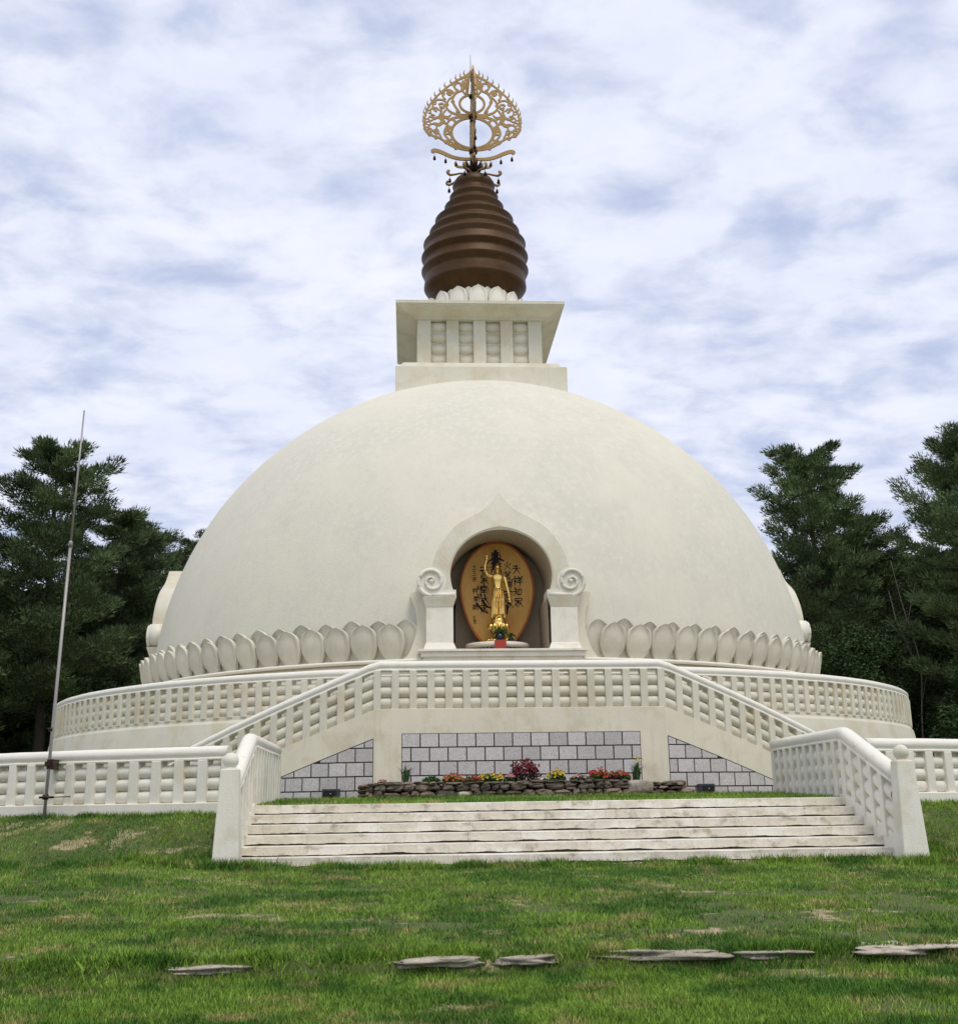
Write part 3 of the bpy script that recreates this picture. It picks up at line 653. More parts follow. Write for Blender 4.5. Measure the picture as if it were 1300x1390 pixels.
def hole(c,a,b): return lambda X,Z:(np.hypot((X-c[0])/a,(Z-c[1])/b)-1)*min(a,b)
sts+=mirror([[(x,z,r*.80) for x,z,r in q] for q in half])
FIN=child(MB().tube([(0,0,25.95),(0,0,26.3),(0,0,27.1),(0,0,28.5),(0,0,30.6)],[.13,.11,.10,.085,.045],12).build('finial_shaft',M['gold_flat']),PG)
pl=sdf_plate('flame_disc',sts,[hole(C1,.80,.655),hole(C2,.46,.375)],-2.3,2.3,-.2,4.05,.0235,.05,M['gold_flat'],PG,lambda x,y,z:(x-.02,y,z+27.3))
pl2=pl.copy(); COL.objects.link(pl2); pl2.parent=PG; pl2.matrix_parent_inverse=pl.matrix_parent_inverse; pl2.rotation_euler.z=PI/2
for z,r,h in ((27.22,.17,.22),(28.83,.17,.20),(28.62,.13,.08),(29.78,.15,.14)):
    child(MB().lathe([(0,z-h/2),(r*.7,z-h/2),(r,z-h*.3),(r,z+h*.3),(r*.7,z+h/2),(0,z+h/2)],20).build('shaft_collar',M['dark_metal']),PG)
child(MB().tube([(-.06,0,30.5),(-.06,0,31.78)],[.02,.008],6).build('lightning_rod',M['dark_metal']),PG)
# bell arms (two crossing bars with upturned ends)
def scroll_arm(pts,w,name,zrot):
    P=smooth_pts(pts); return sdf_plate(name,[P,[(-x,z,r) for x,z,r in P]],[],-2.1,2.1,-.6,.8,.02,.06,M['gold_flat'],PG,lambda x,y,z:(x*math.cos(zrot)-y*math.sin(zrot),x*math.sin(zrot)+y*math.cos(zrot),z+27.0))
for zr in (0,PI/2):
    scroll_arm([(.05,-.12,.06),(.5,-.12,.07),(.9,-.02,.075),(1.3,.17,.08),(1.55,.25,.08),(1.66,.22,.07),(1.64,.17,.05)],.07,'bell_arm',zr)
    scroll_arm([(.12,-.72+.2,.05),(.40,-.70+.2,.045),(.62,-.68+.2,.05),(.72,-.58+.2,.06),(.72,-.47+.2,.03)],.05,'bracket_arm',zr)
def bell(x,y,z,name='wind_bell'):
    mb=MB(); mb.tube([(x,y,z),(x,y,z-.16)],.008,5); mb.lathe([(.0,z-.14),(.03,z-.15),(.05,z-.2),(.06,z-.31),(.045,z-.31),(0,z-.25)],10,x,y); mb.tube([(x,y,z-.28),(x,y,z-.36)],.012,5); child(mb.build(name,M['dark_metal']),PG)
for zr in (0,PI/2):
    for q in (1.58,1.13,.7):
        for s in (-1,1): bell(s*q*math.cos(zr),s*q*math.sin(zr),26.98+{1.58:.16,1.13:.03,.7:-.12}[q])
for k in range(8):
    a=PI/8+k*PI/4; c,s_=math.cos(a),math.sin(a)
    P=smooth_pts([(.25,26.12,0),(.55,26.10,0),(.85,25.98,0),(1.05,25.92,0),(1.16,26.0,0),(1.10,26.1,0)])
    child(MB().tube([(p[0]*c,p[0]*s_,p[1]) for p in P],[.035+.03*(i/len(P)) for i in range(len(P))],8).build('bracket_arm',M['gold_flat']),PG)
    bell(1.06*c,1.06*s_,25.9)
for k in range(10):
    a=2*PI*k/10; c,s_=math.cos(a),math.sin(a)
    child(MB().tube([(.10*c,.10*s_,26.28),(.22*c,.22*s_,26.36),(.34*c,.34*s_,26.55),(.40*c,.40*s_,26.72)],[.07,.09,.06,.01],8).build('gilt_petal',M['dark_metal']),PG)

# ---- niche architecture
def circ(a): return (1.37*math.cos(R(a)),7.38+1.29*math.sin(R(a)))
inner=[(1.22,6.79),(1.25,6.88),(1.31,7.02),(1.35,7.18)]+[circ(a) for a in range(0,181,6)]
inner=inner[:4]+[circ(a) for a in range(0,91,5)]
outer=smooth_pts([(1.92,6.79,0),(1.90,7.0,0),(1.87,7.3,0),(1.83,7.75,0),(1.70,8.15,0),(1.53,8.44,0),(1.25,8.78,0),(.92,9.01,0),(.62,9.18,0),(.34,9.38,0),(.13,9.62,0),(0,9.83,0)],6)
def resample(P,n):
    d=[0]; 
    for a,b in zip(P[:-1],P[1:]): d.append(d[-1]+math.hypot(a[0]-b[0],a[1]-b[1]))
    out=[]
    for i in range(n):
        t=d[-1]*i/(n-1); k=0
        while k<len(d)-2 and d[k+1]<t: k+=1
        u=(t-d[k])/max(1e-9,d[k+1]-d[k]); out.append((P[k][0]+(P[k+1][0]-P[k][0])*u,P[k][1]+(P[k+1][1]-P[k][1])*u))
    return out
I_=resample(inner,24); O_=resample([(p[0],p[1]) for p in outer],24)
I2=I_+[(-x,z) for x,z in I_[::-1][1:]]; O2=O_+[(-x,z) for x,z in O_[::-1][1:]]
lean=lambda z:max(0,z-7.5)**2*.08
def niche(rot,full):
    fy=NY if full else -11.38
    fm=lambda z:fy+lean(z)*(1 if full else .25)
    T=lambda o:(setattr(o,'rotation_euler',(0,0,rot)),child(o,PG))[1]
    ox=NX if full else 0
    mb=MB()
    mb.grid([[(ox+x,fm(z),z) for x,z in O2],[(ox+x*.98,fm(z)-.03,z-.02*(z>8)) for x,z in O2],[(ox+x+(o[0]-x)*.08,fm(z)-.03,z+(o[1]-z)*.08) for (x,z),o in zip(I2,O2)],[(ox+x,fm(z),z) for x,z in I2]],smooth=False)
    mb.grid([[(ox+x,fm(z),z) for x,z in O2],[(ox+x,-9.8,z) for x,z in O2]],smooth=True)
    T(mb.build('niche_arch',M['cream']))
    for s in (-1,1):
        x=ox+s*1.66
        T(MB().box(x-.36,x+.36,fy-.03,-10.6,5.5,6.55).build('niche_pillar',M['white'],bevel=.01))
        T(MB().box(x-.36,x+.36,fy-.04,-10.6,6.53,6.8,top=(x-.45,x+.45,fy-.13,-10.6)).build('pillar_capital',M['cream'],bevel=.01))
        T(MB().box(x-.44,x+.44,fy-.10,-10.6,5.39,5.58,top=(x-.37,x+.37,fy-.04,-10.6)).build('pillar_foot',M['white'],bevel=.015))
        vx,vz=ox+s*1.87,7.22; mb=MB()
        mb.tube([(vx,-10.9,vz),(vx,fy-.05,vz)],.385,40,smooth=True)
        mb.box(min(vx,ox+s*1.22),max(vx,ox+s*1.22),fy-.055,-10.9,6.80,6.99)
        P=[]; 
        for i in range(72):
            t=i/71; aa=R(-90)-s*-1*0; ang=-90+s*(-1)*0
            th=R(-90)+ (-s)*0
            ang=math.radians(-90)+s*math.radians(0)
            phi=math.radians(270)+(s*1.0)*t*2*PI*1.75
            rr=.355*(1-t)**.9+.04; P.append((vx+rr*math.cos(phi),fy-.075,vz+rr*math.sin(phi)))
        mb.tube(P,[.055*(1-.45*i/71) for i in range(72)],8)
        mb.tube([(ox+s*1.25,fy-.075,6.86),(vx,fy-.075,6.84)],.055,8); mb.sphere((vx,fy-.06,vz),.06,12,8)
        T(mb.build('volute',M['white']))
        # concave wing wall behind the pillar
        P=smooth_pts([(2.05,7.0,0),(2.42,6.98,0),(2.40,6.8,0),(2.30,6.5,0),(2.26,6.1,0),(2.32,5.75,0),(2.45,5.4,0),(2.6,5.2,0)],5); P=[(p[0],p[1]) for p in P]+[(1.5,5.2),(1.5,7.0)]
        n=len(P); y0,y1=fy+.33,-10.7
        T(MB().add([(ox+s*a,y0,b) for a,b in P]+[(ox+s*a,y1,b) for a,b in P],[tuple(range(n)),tuple(range(2*n-1,n-1,-1))]+[(i,(i+1)%n,n+(i+1)%n,n+i) for i in range(n)]).build('wing_wall',M['cream']))
    T(MB().box(ox-2.16,ox+2.16,fy-.20,-10.3,5.2,5.325).box(ox-2.24,ox+2.24,fy-.27,-10.3,5.33,5.39).box(ox-2.1,ox+2.1,fy-.12,-10.3,3.66,5.2).build('niche_sill',M['white'],bevel=.008))
    if full:
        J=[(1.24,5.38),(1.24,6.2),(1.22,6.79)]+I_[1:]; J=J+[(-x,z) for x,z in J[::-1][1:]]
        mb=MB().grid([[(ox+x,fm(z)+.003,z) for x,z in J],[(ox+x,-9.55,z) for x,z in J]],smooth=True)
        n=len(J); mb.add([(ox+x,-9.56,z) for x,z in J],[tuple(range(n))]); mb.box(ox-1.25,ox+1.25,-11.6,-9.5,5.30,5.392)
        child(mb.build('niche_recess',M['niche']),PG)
    else:
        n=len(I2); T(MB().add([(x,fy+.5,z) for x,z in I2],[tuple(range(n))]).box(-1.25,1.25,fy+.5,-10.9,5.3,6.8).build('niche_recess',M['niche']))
niche(0,True); niche(PI/2,False); niche(-PI/2,False)

# ------------------------------------------------------------------ shrine inside the niche
PL=empty('round_plinth',(NX-.05,-10.45,5.395)); tag(PL,'round white plinth with dark beads under its rim inside the niche','plinth')
MB().lathe([(0,0),(.74,0),(.74,.05),(.70,.06),(.70,.17),(.86,.19),(.88,.22),(.88,.28),(.85,.305),(0,.31)],48,sy=.85).build('disc',M['rail'],PL)
mb=MB()
for k in range(44):
    a=2*PI*k/44; mb.sphere((.76*math.cos(a),.65*math.sin(a),.115),.045,8,6)
mb.build('bead_row',M['black'],PL)
RC=empty('red_cloth',(NX-.02,-11.25,5.42)); tag(RC,'short red cloth hanging over the front of the round plinth','cloth')
MB().grid([[(-.16+.04*i+.0,-.012*math.sin(i*1.7)-.0,.30),] [0:1]*1 if False else (-.16+.04*i,.012*math.sin(i*1.7),.30) for i in range(9)] and [[(-.16+.04*i,.012*math.sin(i*1.7),z) for i in range(9)] for z in (.30,.2,.1,-.02)]).build('cloth',M['red'],RC)
BD=empty('calligraphy_board',(NX,-10.05,5.70)); tag(BD,'tall oval varnished board with black brush writing behind the golden statue','board')
def egg(sc=1,dz=0):
    out=[]
    for i in range(64):
        t=2*PI*i/64; z=math.sin(t); x=math.cos(t)
        w=1.05*(1-.13*max(0,-z)**1.2-.03*max(0,z)); zz=z*1.35 if z>0 else z*1.75
        out.append((x*w*sc,1.62+zz*sc+dz))
    return [p if p[1]>0 else (p[0],0.0) for p in out]
E1=egg(); E2=egg(.955); n=64
MB().grid([[(x,0,z) for x,z in E2],[(x,-.06,z) for x,z in E2]],closed_u=True,cap=True,smooth=False).build('panel',M['board'],BD)
MB().grid([[(x,.05,z) for x,z in E1],[(x,-.085,z) for x,z in E1],[(x,-.085,z) for x,z in E2],[(x,-.05,z) for x,z in E2]],closed_u=True,smooth=False).build('rim',M['board_rim'],BD)
# brush characters: strokes in a unit box (x right, z up), drawn as tapered ink ridges 3 mm proud
G={
'wood':[[(.5,1),(.5,.05)],[(.12,.72),(.88,.76)],[(.48,.68),(.1,.25)],[(.52,.68),(.95,.22)]],
'fore':[[(.2,.95),(.8,.97)],[(.08,.70),(.92,.73)],[(.5,.97),(.48,.6),(.12,.1)],[(.52,.66),(.9,.12)]],
'bless':[[(.2,.98),(.3,.88)],[(.05,.74),(.38,.78),(.1,.4)],[(.24,.6),(.24,.02)],[(.3,.5),(.4,.4)],[(.58,.98),(.64,.86)],[(.9,1),(.82,.86)],[(.5,.8),(.96,.82)],[(.54,.6),(.92,.62)],[(.48,.38),(1,.4)],[(.72,.8),(.72,0)]],
'know':[[(.25,1),(.12,.8)],[(.15,.8),(.5,.82)],[(.05,.55),(.55,.58)],[(.32,.8),(.28,.5),(.05,.1)],[(.34,.42),(.52,.15)],[(.62,.75),(.62,.2)],[(.62,.75),(.92,.77),(.9,.2)],[(.62,.24),(.92,.26)]],
'crowd':[[(.2,.95),(.2,.7)],[(.2,.95),(.8,.97),(.8,.72)],[(.2,.72),(.8,.74)],[(.5,.7),(.5,.02)],[(.42,.6),(.05,.15)],[(.3,.45),(.35,.05)],[(.55,.6),(.98,.05)],[(.75,.55),(.6,.3)]],
'south':[[(.5,1.05),(.5,.78)],[(.1,.88),(.9,.92)],[(.15,.72),(.12,.0)],[(.15,.72),(.88,.74),(.9,.02)],[(.35,.62),(.42,.5)],[(.66,.64),(.58,.5)],[(.28,.44),(.74,.46)],[(.25,.26),(.78,.28)],[(.5,.46),(.5,-.1)]],
'none':[[(.3,1),(.1,.78)],[(.15,.82),(.9,.86)],[(.05,.55),(.98,.58)],[(.25,.86),(.25,.35)],[(.45,.86),(.45,.35)],[(.65,.86),(.65,.35)],[(.82,.86),(.82,.35)],[(.1,.34),(.92,.36)],[(.15,.2),(.08,.02)],[(.38,.2),(.4,.04)],[(.62,.2),(.66,.04)],[(.84,.22),(.95,.02)]],
'age':[[(.1,.8),(.9,.84)],[(.3,1),(.3,.68)],[(.68,1),(.68,.68)],[(.5,.7),(.2,.4),(.6,.44)],[(.6,.6),(.25,.1)],[(.2,.25),(.95,.0)],[(.7,.35),(.5,.1)]],
'big':[[(.08,.66),(.92,.7)],[(.5,1),(.48,.6),(.08,.02)],[(.52,.62),(.95,.0)]],
'fire':[[(.5,1),(.46,.5),(.05,.0)],[(.5,.5),(.98,.02)],[(.2,.72),(.28,.5)],[(.82,.78),(.68,.52)]],
'burn':[[(.05,.9),(.5,.92)],[(.28,1),(.26,.5),(.02,.1)],[(.35,.4),(.45,.15)],[(.6,.95),(.95,.97)],[(.76,1),(.76,.6)],[(.56,.78),(1,.8)],[(.56,.58),(.98,.6)],[(.66,.55),(.52,.05)],[(.84,.55),(.84,.1),(1,.1)]],
'land':[[(.15,.7),(.85,.72)],[(.5,1),(.5,.05)],[(.02,.05),(.98,.08)]],
'three':[[(.1,.9),(.9,.92)],[(.2,.5),(.8,.52)],[(.05,.06),(.95,.08)],[(.5,.9),(.5,.1)]],
'calm':[[(.5,1.05),(.5,.9)],[(.1,.85),(.9,.87),(.85,.72)],[(.1,.85),(.1,.7)],[(.05,.48),(.98,.52)],[(.5,.75),(.28,.3),(.8,.0)],[(.66,.5),(.5,.15),(.1,.0)]],
'seal':[[(.2,.9),(.2,.1)],[(.2,.9),(.8,.92),(.8,.1)],[(.2,.5),(.8,.52)],[(.2,.1),(.8,.12)],[(.5,.9),(.5,.1)]]}
cols=[(.58,2.14,.30,['fore','bless','know','crowd'],.31),(.32,2.26,.27,['fire','age','bless','calm','crowd'],.27),(-.01,2.52,.36,['south','none'],.30),
 (-.35,2.14,.29,['calm','crowd','south','big','fore'],.28),(-.50,1.62,.17,['know','burn'],.23),(-.63,2.22,.15,['land','three','seal'],.17),(-.60,1.55,.19,['bless','south','none'],.23),(-.63,.80,.12,['three','seal'],.12)]
inks=[]
cols=[(a,b,c*.9,d,e) for a,b,c,d,e in cols]
br=random.Random(4)
for x0,z0,sz,chs,ad in cols:
    z=z0
    for c in chs:
        sx=sz*br.uniform(.9,1.1); ox_=x0+br.uniform(-.02,.02)
        for st in G[c]:
            w=sz*.049*br.uniform(.8,1.35)
            P=[(ox_+(px-.5)*sx+br.uniform(-.006,.006),z+(pz-.5)*sz,0) for px,pz in st]; P=smooth_pts(P,4)
            inks.append([(p[0],p[1],w*(1.25-.75*i/(len(P)-1))) for i,p in enumerate(P)])
        z-=ad
inks+=[[(-.02,2.78,.02),(-.02,2.6,.07),(-.02,2.4,.09),(-.02,2.2,.07)],[(-.02,2.5,.03),(-.2,2.42,.02),(-.3,2.28,.01)],[(.02,2.5,.03),(.2,2.42,.02)],[(-.42,1.28,.035),(-.3,1.12,.03),(-.12,1.04,.01)],[(-.58,1.2,.03),(-.42,1.0,.03),(-.28,.92,.008)],[(.28,1.1,.035),(.27,.9,.02)]]
wr=sdf_plate('brush_writing',inks,[],-1,1,.2,2.75,.0095,.006,M['ink'],None,lambda x,y,z:(x,y-.064,z)); wr.parent=BD

# golden statue: standing figure, right arm raised, left arm lowered
SG=empty('golden_statue',(NX-.02,-10.68,5.705)); tag(SG,'small gilded standing figure with one arm raised, on a lotus base in the niche','statue')
def ring(cx_,cy_,z,a,b,n=24,wav=0,nw=9,ph=0): return [(cx_+a*(1+wav*math.cos(nw*2*PI*k/n+ph))*math.cos(2*PI*k/n),cy_+b*(1+wav*math.cos(nw*2*PI*k/n+ph))*math.sin(2*PI*k/n),z) for k in range(n)]
mb=MB()
B=.64   # z of feet above base; figure 1.53 m tall
sec=[(0,.05,.135,.12,.07),(0,.10,.145,.13,.08),(0,.30,.14,.125,.08),(0,.50,.138,.12,.07),(0,.66,.145,.12,.05),(0,.78,.15,.12,.03),(0,.84,.15,.115,.0),(0,.90,.14,.105,0),(0,.96,.125,.095,0),(0,1.04,.14,.10,0),(0,1.13,.165,.11,0),(0,1.20,.185,.105,0),(0,1.25,.18,.09,0),(0,1.285,.12,.075,0),(0,1.31,.055,.055,0),(.0,1.345,.048,.05,0)]
mb.grid([ring(c,0,B+z,a,b,48,wv,7,.6) for c,z,a,b,wv in sec],closed_u=True,cap=True)
# head
mb.grid([ring(0,-.012,B+z,a,b,24) for z,a,b in ((1.32,.02,.02),(1.335,.05,.055),(1.37,.068,.078),(1.41,.077,.088),(1.45,.079,.09),(1.49,.074,.086),(1.52,.062,.072),(1.535,.045,.05),(1.555,.04,.042),(1.585,.028,.03),(1.595,.008,.008))],closed_u=True,cap=True)
mb.tube([(0,-.095,B+1.45),(0,-.115,B+1.41)],[.008,.015],8); mb.sphere((0,-.095,B+1.385),.014,8,6,(1.5,.7,.5))
for s in (-1,1):
    mb.sphere((s*.03,-.092,B+1.445),.012,8,6,(1.3,.7,.8)); mb.sphere((s*.082,0,B+1.425),.018,8,6,(.5,.8,2.0))
    # feet and hem drapery
    mb.sphere((s*.07,-.09,B+.04),.05,10,8,(1,1.9,.7))
    mb.tube([(s*.14,.0,B+.84),(s*.15,.0,B+.55),(s*.155,.01,B+.25),(s*.175,.0,B+.06)],[.03,.03,.035,.03],10,flat=1)
    for q in range(3): mb.tube([(s*(.03+.045*q),-.115,B+.80),(s*(.035+.05*q),-.155,B+.45),(s*(.035+.055*q),-.165,B+.12)],[.012,.02,.022],8)
mb.tube([(-.14,-.07,B+.86),(0,-.13,B+.84),(.14,-.07,B+.86)],.022,8)
mb.tube([(0,-.13,B+.84),(0,-.165,B+.6),(0,-.15,B+.5)],[.03,.028,.01],8)
# arms
mb.tube([(-.155,0,B+1.22),(-.22,-.01,B+1.22),(-.30,-.03,B+1.27),(-.355,-.05,B+1.40),(-.35,-.06,B+1.50),(-.30,-.06,B+1.68)],[.055,.06,.052,.044,.04,.028],12)
mb.tube([(.155,0,B+1.22),(.20,.0,B+1.18),(.235,-.01,B+1.02),(.26,-.02,B+.90),(.30,-.04,B+.72),(.315,-.05,B+.60)],[.055,.058,.05,.044,.036,.026],12)
def hand(o,d,side,raised):
    o=Vector(o); d=Vector(d).normalized(); sdv=Vector((side,0,0)); sdv=(sdv-d*sdv.dot(d)).normalized()
    mb.tube([o,o+d*.035,o+d*.075],[.026,.034,.030],10,flat=.6)
    for q,(ln) in enumerate((.055,.075,.065,.05)):
        b=o+d*.07+sdv*(-.024+.016*q); bend=Vector((0,-.012,0)) if not(raised and q==0) else Vector((0,0,0)); l=ln*(1.35 if raised and q==0 else 1.0)
        mb.tube([b,b+d*l*.5,b+d*l*.95+bend],[.0085,.0085,.006],6)
    t=o+d*.02-sdv*.026; mb.tube([t,t-sdv*.028+d*.022,t-sdv*.034+d*.05],[.011,.010,.007],6)
hand((-.30,-.06,B+1.67),(.06,0,1),-1,True); hand((.315,-.05,B+.61),(.12,-.05,-1),1,False)
st=mb.build('figure',M['gold_leaf'],SG)
rm=st.modifiers.new('r','REMESH'); rm.mode='VOXEL'; rm.voxel_size=.0085; rm.use_smooth_shade=True
sm=st.modifiers.new('s','SMOOTH'); sm.factor=.5; sm.iterations=1
lb=MB().lathe([(0,0),(.30,0),(.32,.05),(.25,.10),(.20,.16),(.19,.26),(.24,.32),(.27,.40),(.25,.5),(.20,.55),(.22,.60),(.21,.66),(0,.67)],40)
for k in range(12):
    for zc,rr,rt in ((.44,.255,.5),(.07,.29,.3),):
        a=2*PI*k/12+(.26 if zc<.2 else 0); lb.sphere((rr*math.cos(a),rr*math.sin(a),zc),.07,10,8,(.9,.9,1.2 if zc>.2 else .6))
lb.build('lotus_base',M['gold_leaf'],SG)
def leaf_cluster(n,seed,cx_,cy_,z0,rx,ry,h,ln,w,up=.5,thin=False):
    rs=np.random.RandomState(seed); th=rs.rand(n)*2*PI; rr=np.sqrt(rs.rand(n)); x=cx_+rr*rx*np.cos(th); y=cy_+rr*ry*np.sin(th); z=z0+rs.rand(n)*h*(1-.5*rr)
    d=np.stack([np.cos(th)+.6*rs.randn(n),np.sin(th)+.6*rs.randn(n),up+.7*rs.randn(n)],-1); d/=np.linalg.norm(d,axis=1)[:,None]; s=np.cross(d,rs.randn(n,3)); s/=np.linalg.norm(s,axis=1)[:,None]
    L_=ln*(.6+.8*rs.rand(n))[:,None]; P=np.stack([x,y,z],-1); V=np.stack([P-d*L_*.5,P+s*w*L_/ln,P+d*L_*.5,P-s*w*L_/ln],1).reshape(-1,3)
    return V,np.arange(4*n).reshape(-1,4),np.repeat(rs.rand(n),4)
VS=empty('flower_vase',(NX-.02,-11.02,5.705)); tag(VS,'dark glossy round vase with green sprigs before the golden statue','vase')
MB().lathe([(0,0),(.07,0),(.11,.04),(.14,.11),(.12,.19),(.06,.22),(.07,.25),(.055,.25),(0,.2)],24).build('pot',M['black'],VS)
v,fc,t=leaf_cluster(260,5,0,0,.22,.22,.14,.14,.07,.016); quick('sprigs',v,fc,M['plant'],VS,t)
VS2=empty('flower_vase',(NX+.30,-10.95,5.705)); tag(VS2,'low pot of green sprigs right of the golden statue base','vase')
MB().lathe([(0,0),(.05,0),(.07,.06),(.06,.1),(0,.09)],16).build('pot',M['black'],VS2)
v,fc,t=leaf_cluster(120,6,0,0,.12,.12,.10,.14,.07,.014); quick('sprigs',v,fc,M['plant'],VS2,t)
SMB=empty('offering_bowl',(NX-.17,-11.12,5.705)); tag(SMB,'tiny white offering cup at the front edge of the round plinth','cup')
MB().lathe([(0,0),(.02,0),(.035,.05),(.03,.05),(0,.02)],12).build('cup',M['rail'],SMB)

# ------------------------------------------------------------------ planter wall and flowers
RW=empty('dry_stone_wall',(0,-16.3,1.58)); tag(RW,'low dry stone planter wall of dark rough rocks below the central panel','stone wall')
mb=MB(); tones=[]; sd_=0
def wall_run(x0,x1,courses,y):
    global sd_
    for ci,(zc,hh) in enumerate(courses):
        x=x0+rnd.uniform(-.05,.05)
        while x<x1:
            w=rnd.uniform(.08,.22); 
            if rnd.random()<.2: w=.08
            n0=len(mb.v); rock(mb,(x+w,y+rnd.uniform(-.04,.04)-(.03 if ci==0 else 0),zc+rnd.uniform(-.015,.015)),(w*.98,.17,hh*rnd.uniform(.7,1.2)),sd_,7,.32,3.4,rnd.uniform(-.06,.06)); sd_+=1
            t=rnd.random()*.7 if rnd.random()<.85 else 1.6; tones.extend([t]*(len(mb.v)-n0)); x+=2*w
wall_run(-3.55,2.1,[(1.665,.085),(1.81,.08),(1.90,.035)],-16.5)
wall_run(2.7,3.3,[(1.66,.05),(1.75,.045),(1.83,.04)],-16.45)
wall_run(2.1,2.7,[(1.64,.045),],-16.45)
for i,y in enumerate((-16.2,-15.8,-15.45)):
    for x in (-3.55,3.35):
        for z in (1.66,1.76,1.85): n0=len(mb.v); rock(mb,(x,y,z),(.16,.2,.055),90+i,7,.3); tones.extend([rnd.random()*.7]*(len(mb.v)-n0))
me=bpy.data.meshes.new('rocks'); me.from_pydata(mb.v,[],mb.f); me.materials.append(M['rock']); me.polygons.foreach_set('use_smooth',[False]*len(mb.f)); at=me.attributes.new('tone','FLOAT','POINT'); at.data.foreach_set('value',tones)
ro=bpy.data.objects.new('rocks',me); COL.objects.link(ro); child(ro,RW)
mb=MB(); rock(mb,(2.42,-16.48,1.77),(.30,.2,.14),77,9,.12,5); cb=mb.build('pale_boulder',M['flagstone']); set_tone(cb,.2); cb['label']='large pale squared rock'; child(cb,RW)
mb=MB(); rock(mb,(-1.42,-16.68,1.66),(.13,.1,.06),79,9,.15,2.6); cb=mb.build('white_cobble',M['flagstone']); set_tone(cb,1.0); child(cb,RW)
child(MB().box(-3.5,3.3,-16.4,Yf-.02,1.5,1.86).build('soil_bed',M['soil']),RW)
plants=[(-3.18,'pink','plant',.10,.12,20,'tiny pink flowers at the left end of the planter'),(-2.67,None,'iris',.14,.42,70,'clump of tall narrow green blades near the left end of the planter'),(-2.11,None,'plant',.22,.20,0,'leafy green plant without flowers beside the left tall blades'),
 (-1.63,'orange','plant',.26,.22,60,'orange flowers left of the yellow ones in the planter'),(-1.22,'scarlet','plant',.2,.18,36,'red flowers between the orange and the yellow ones'),(-0.82,'yellow','plant',.32,.24,60,'broad patch of yellow flowers left of the dark red bush'),(-0.39,'pink','plant',.14,.2,30,'small pale pink flowers just left of the dark red bush'),
 (-0.04,'crimson','plant_dark',.38,.50,130,'tall dark crimson flowering bush in the middle of the planter'),(0.36,'white_fl','plant',.2,.12,26,'low cream flowers right of the dark red bush'),(0.66,'yellow','plant',.22,.28,46,'yellow flowers right of the dark red bush'),(1.19,'pink','plant',.26,.18,16,'mostly green plant with few pink blooms right of centre'),
 (1.64,'scarlet','plant',.28,.28,70,'bright red flowers in the right half of the planter'),(1.96,'orange','plant_dark',.18,.26,30,'dusky plant with orange blooms beside the red flowers'),(2.18,'scarlet','plant',.14,.22,26,'small red flowers left of the right tall blades'),(2.46,'yellow','iris',.16,.46,9,'clump of tall narrow blades with yellow blooms at the right end of the planter')]
for i,(x,c,fol,rad,h,nb,lab) in enumerate(plants):
    y=-16.0-rnd.uniform(0,.15); h*=1.15; rad*=.9; pr=empty('flowering_plant' if c else 'leafy_plant',(x,y,1.88)); tag(pr,lab,'plant','plants in the stone planter')
    if fol=='iris':
        rs=np.random.RandomState(i); n=90; a=rs.rand(n)*2*PI; L_=h*(.55+.5*rs.rand(n)); le=.15+.55*rs.rand(n); Vv=[];
        for q in range(n):
            ca,sa=math.cos(a[q]),math.sin(a[q]); b=Vector((ca*.05,sa*.05,0)); m_=Vector((ca*L_[q]*le[q]*.4,sa*L_[q]*le[q]*.4,L_[q]*.65)); e=Vector((ca*L_[q]*le[q],sa*L_[q]*le[q],L_[q]*(1-le[q]*.35))); sdv=Vector((-sa,ca,0))*.009
            Vv+=[b-sdv,b+sdv,m_+sdv,m_-sdv, m_-sdv,m_+sdv,e+sdv*.1,e-sdv*.1]
        quick('blades',[tuple(v) for v in Vv],np.arange(len(Vv)).reshape(-1,4),M['plant'],pr,np.repeat(rs.rand(n),8))
    else:
        v,fc,t=leaf_cluster(int(800*rad/.25),i,0,0,0,rad,.16,h*.95,.06,.018); quick('foliage',v,fc,M[fol],pr,t)
    if c:
        mb=MB(); br_=random.Random(i)
        for q in range(int(nb*.72)):
            a=br_.random()*2*PI; r=rad*math.sqrt(br_.random()); p=(r*math.cos(a),.6*r*math.sin(a)-.04,h*(.55+.55*br_.random())*(1-.35*r/rad))
            if fol=='iris': p=(.22*(br_.random()-.4),-.05,h*(.85+.25*br_.random()))
            s_=br_.uniform(.018,.034)
            for k in range(5):
                aa=2*PI*k/5+br_.random(); mb.add([p,(p[0]+s_*math.cos(aa),p[1]-s_*.4,p[2]+s_*math.sin(aa)),(p[0]+1.2*s_*math.cos(aa+.55),p[1]-s_*.6,p[2]+1.2*s_*math.sin(aa+.55)),(p[0]+s_*math.cos(aa+1.1),p[1]-s_*.4,p[2]+s_*math.sin(aa+1.1))],[(0,1,2,3)])
        bo=mb.build('blossoms',M[c],pr); set_tone(bo,.5)

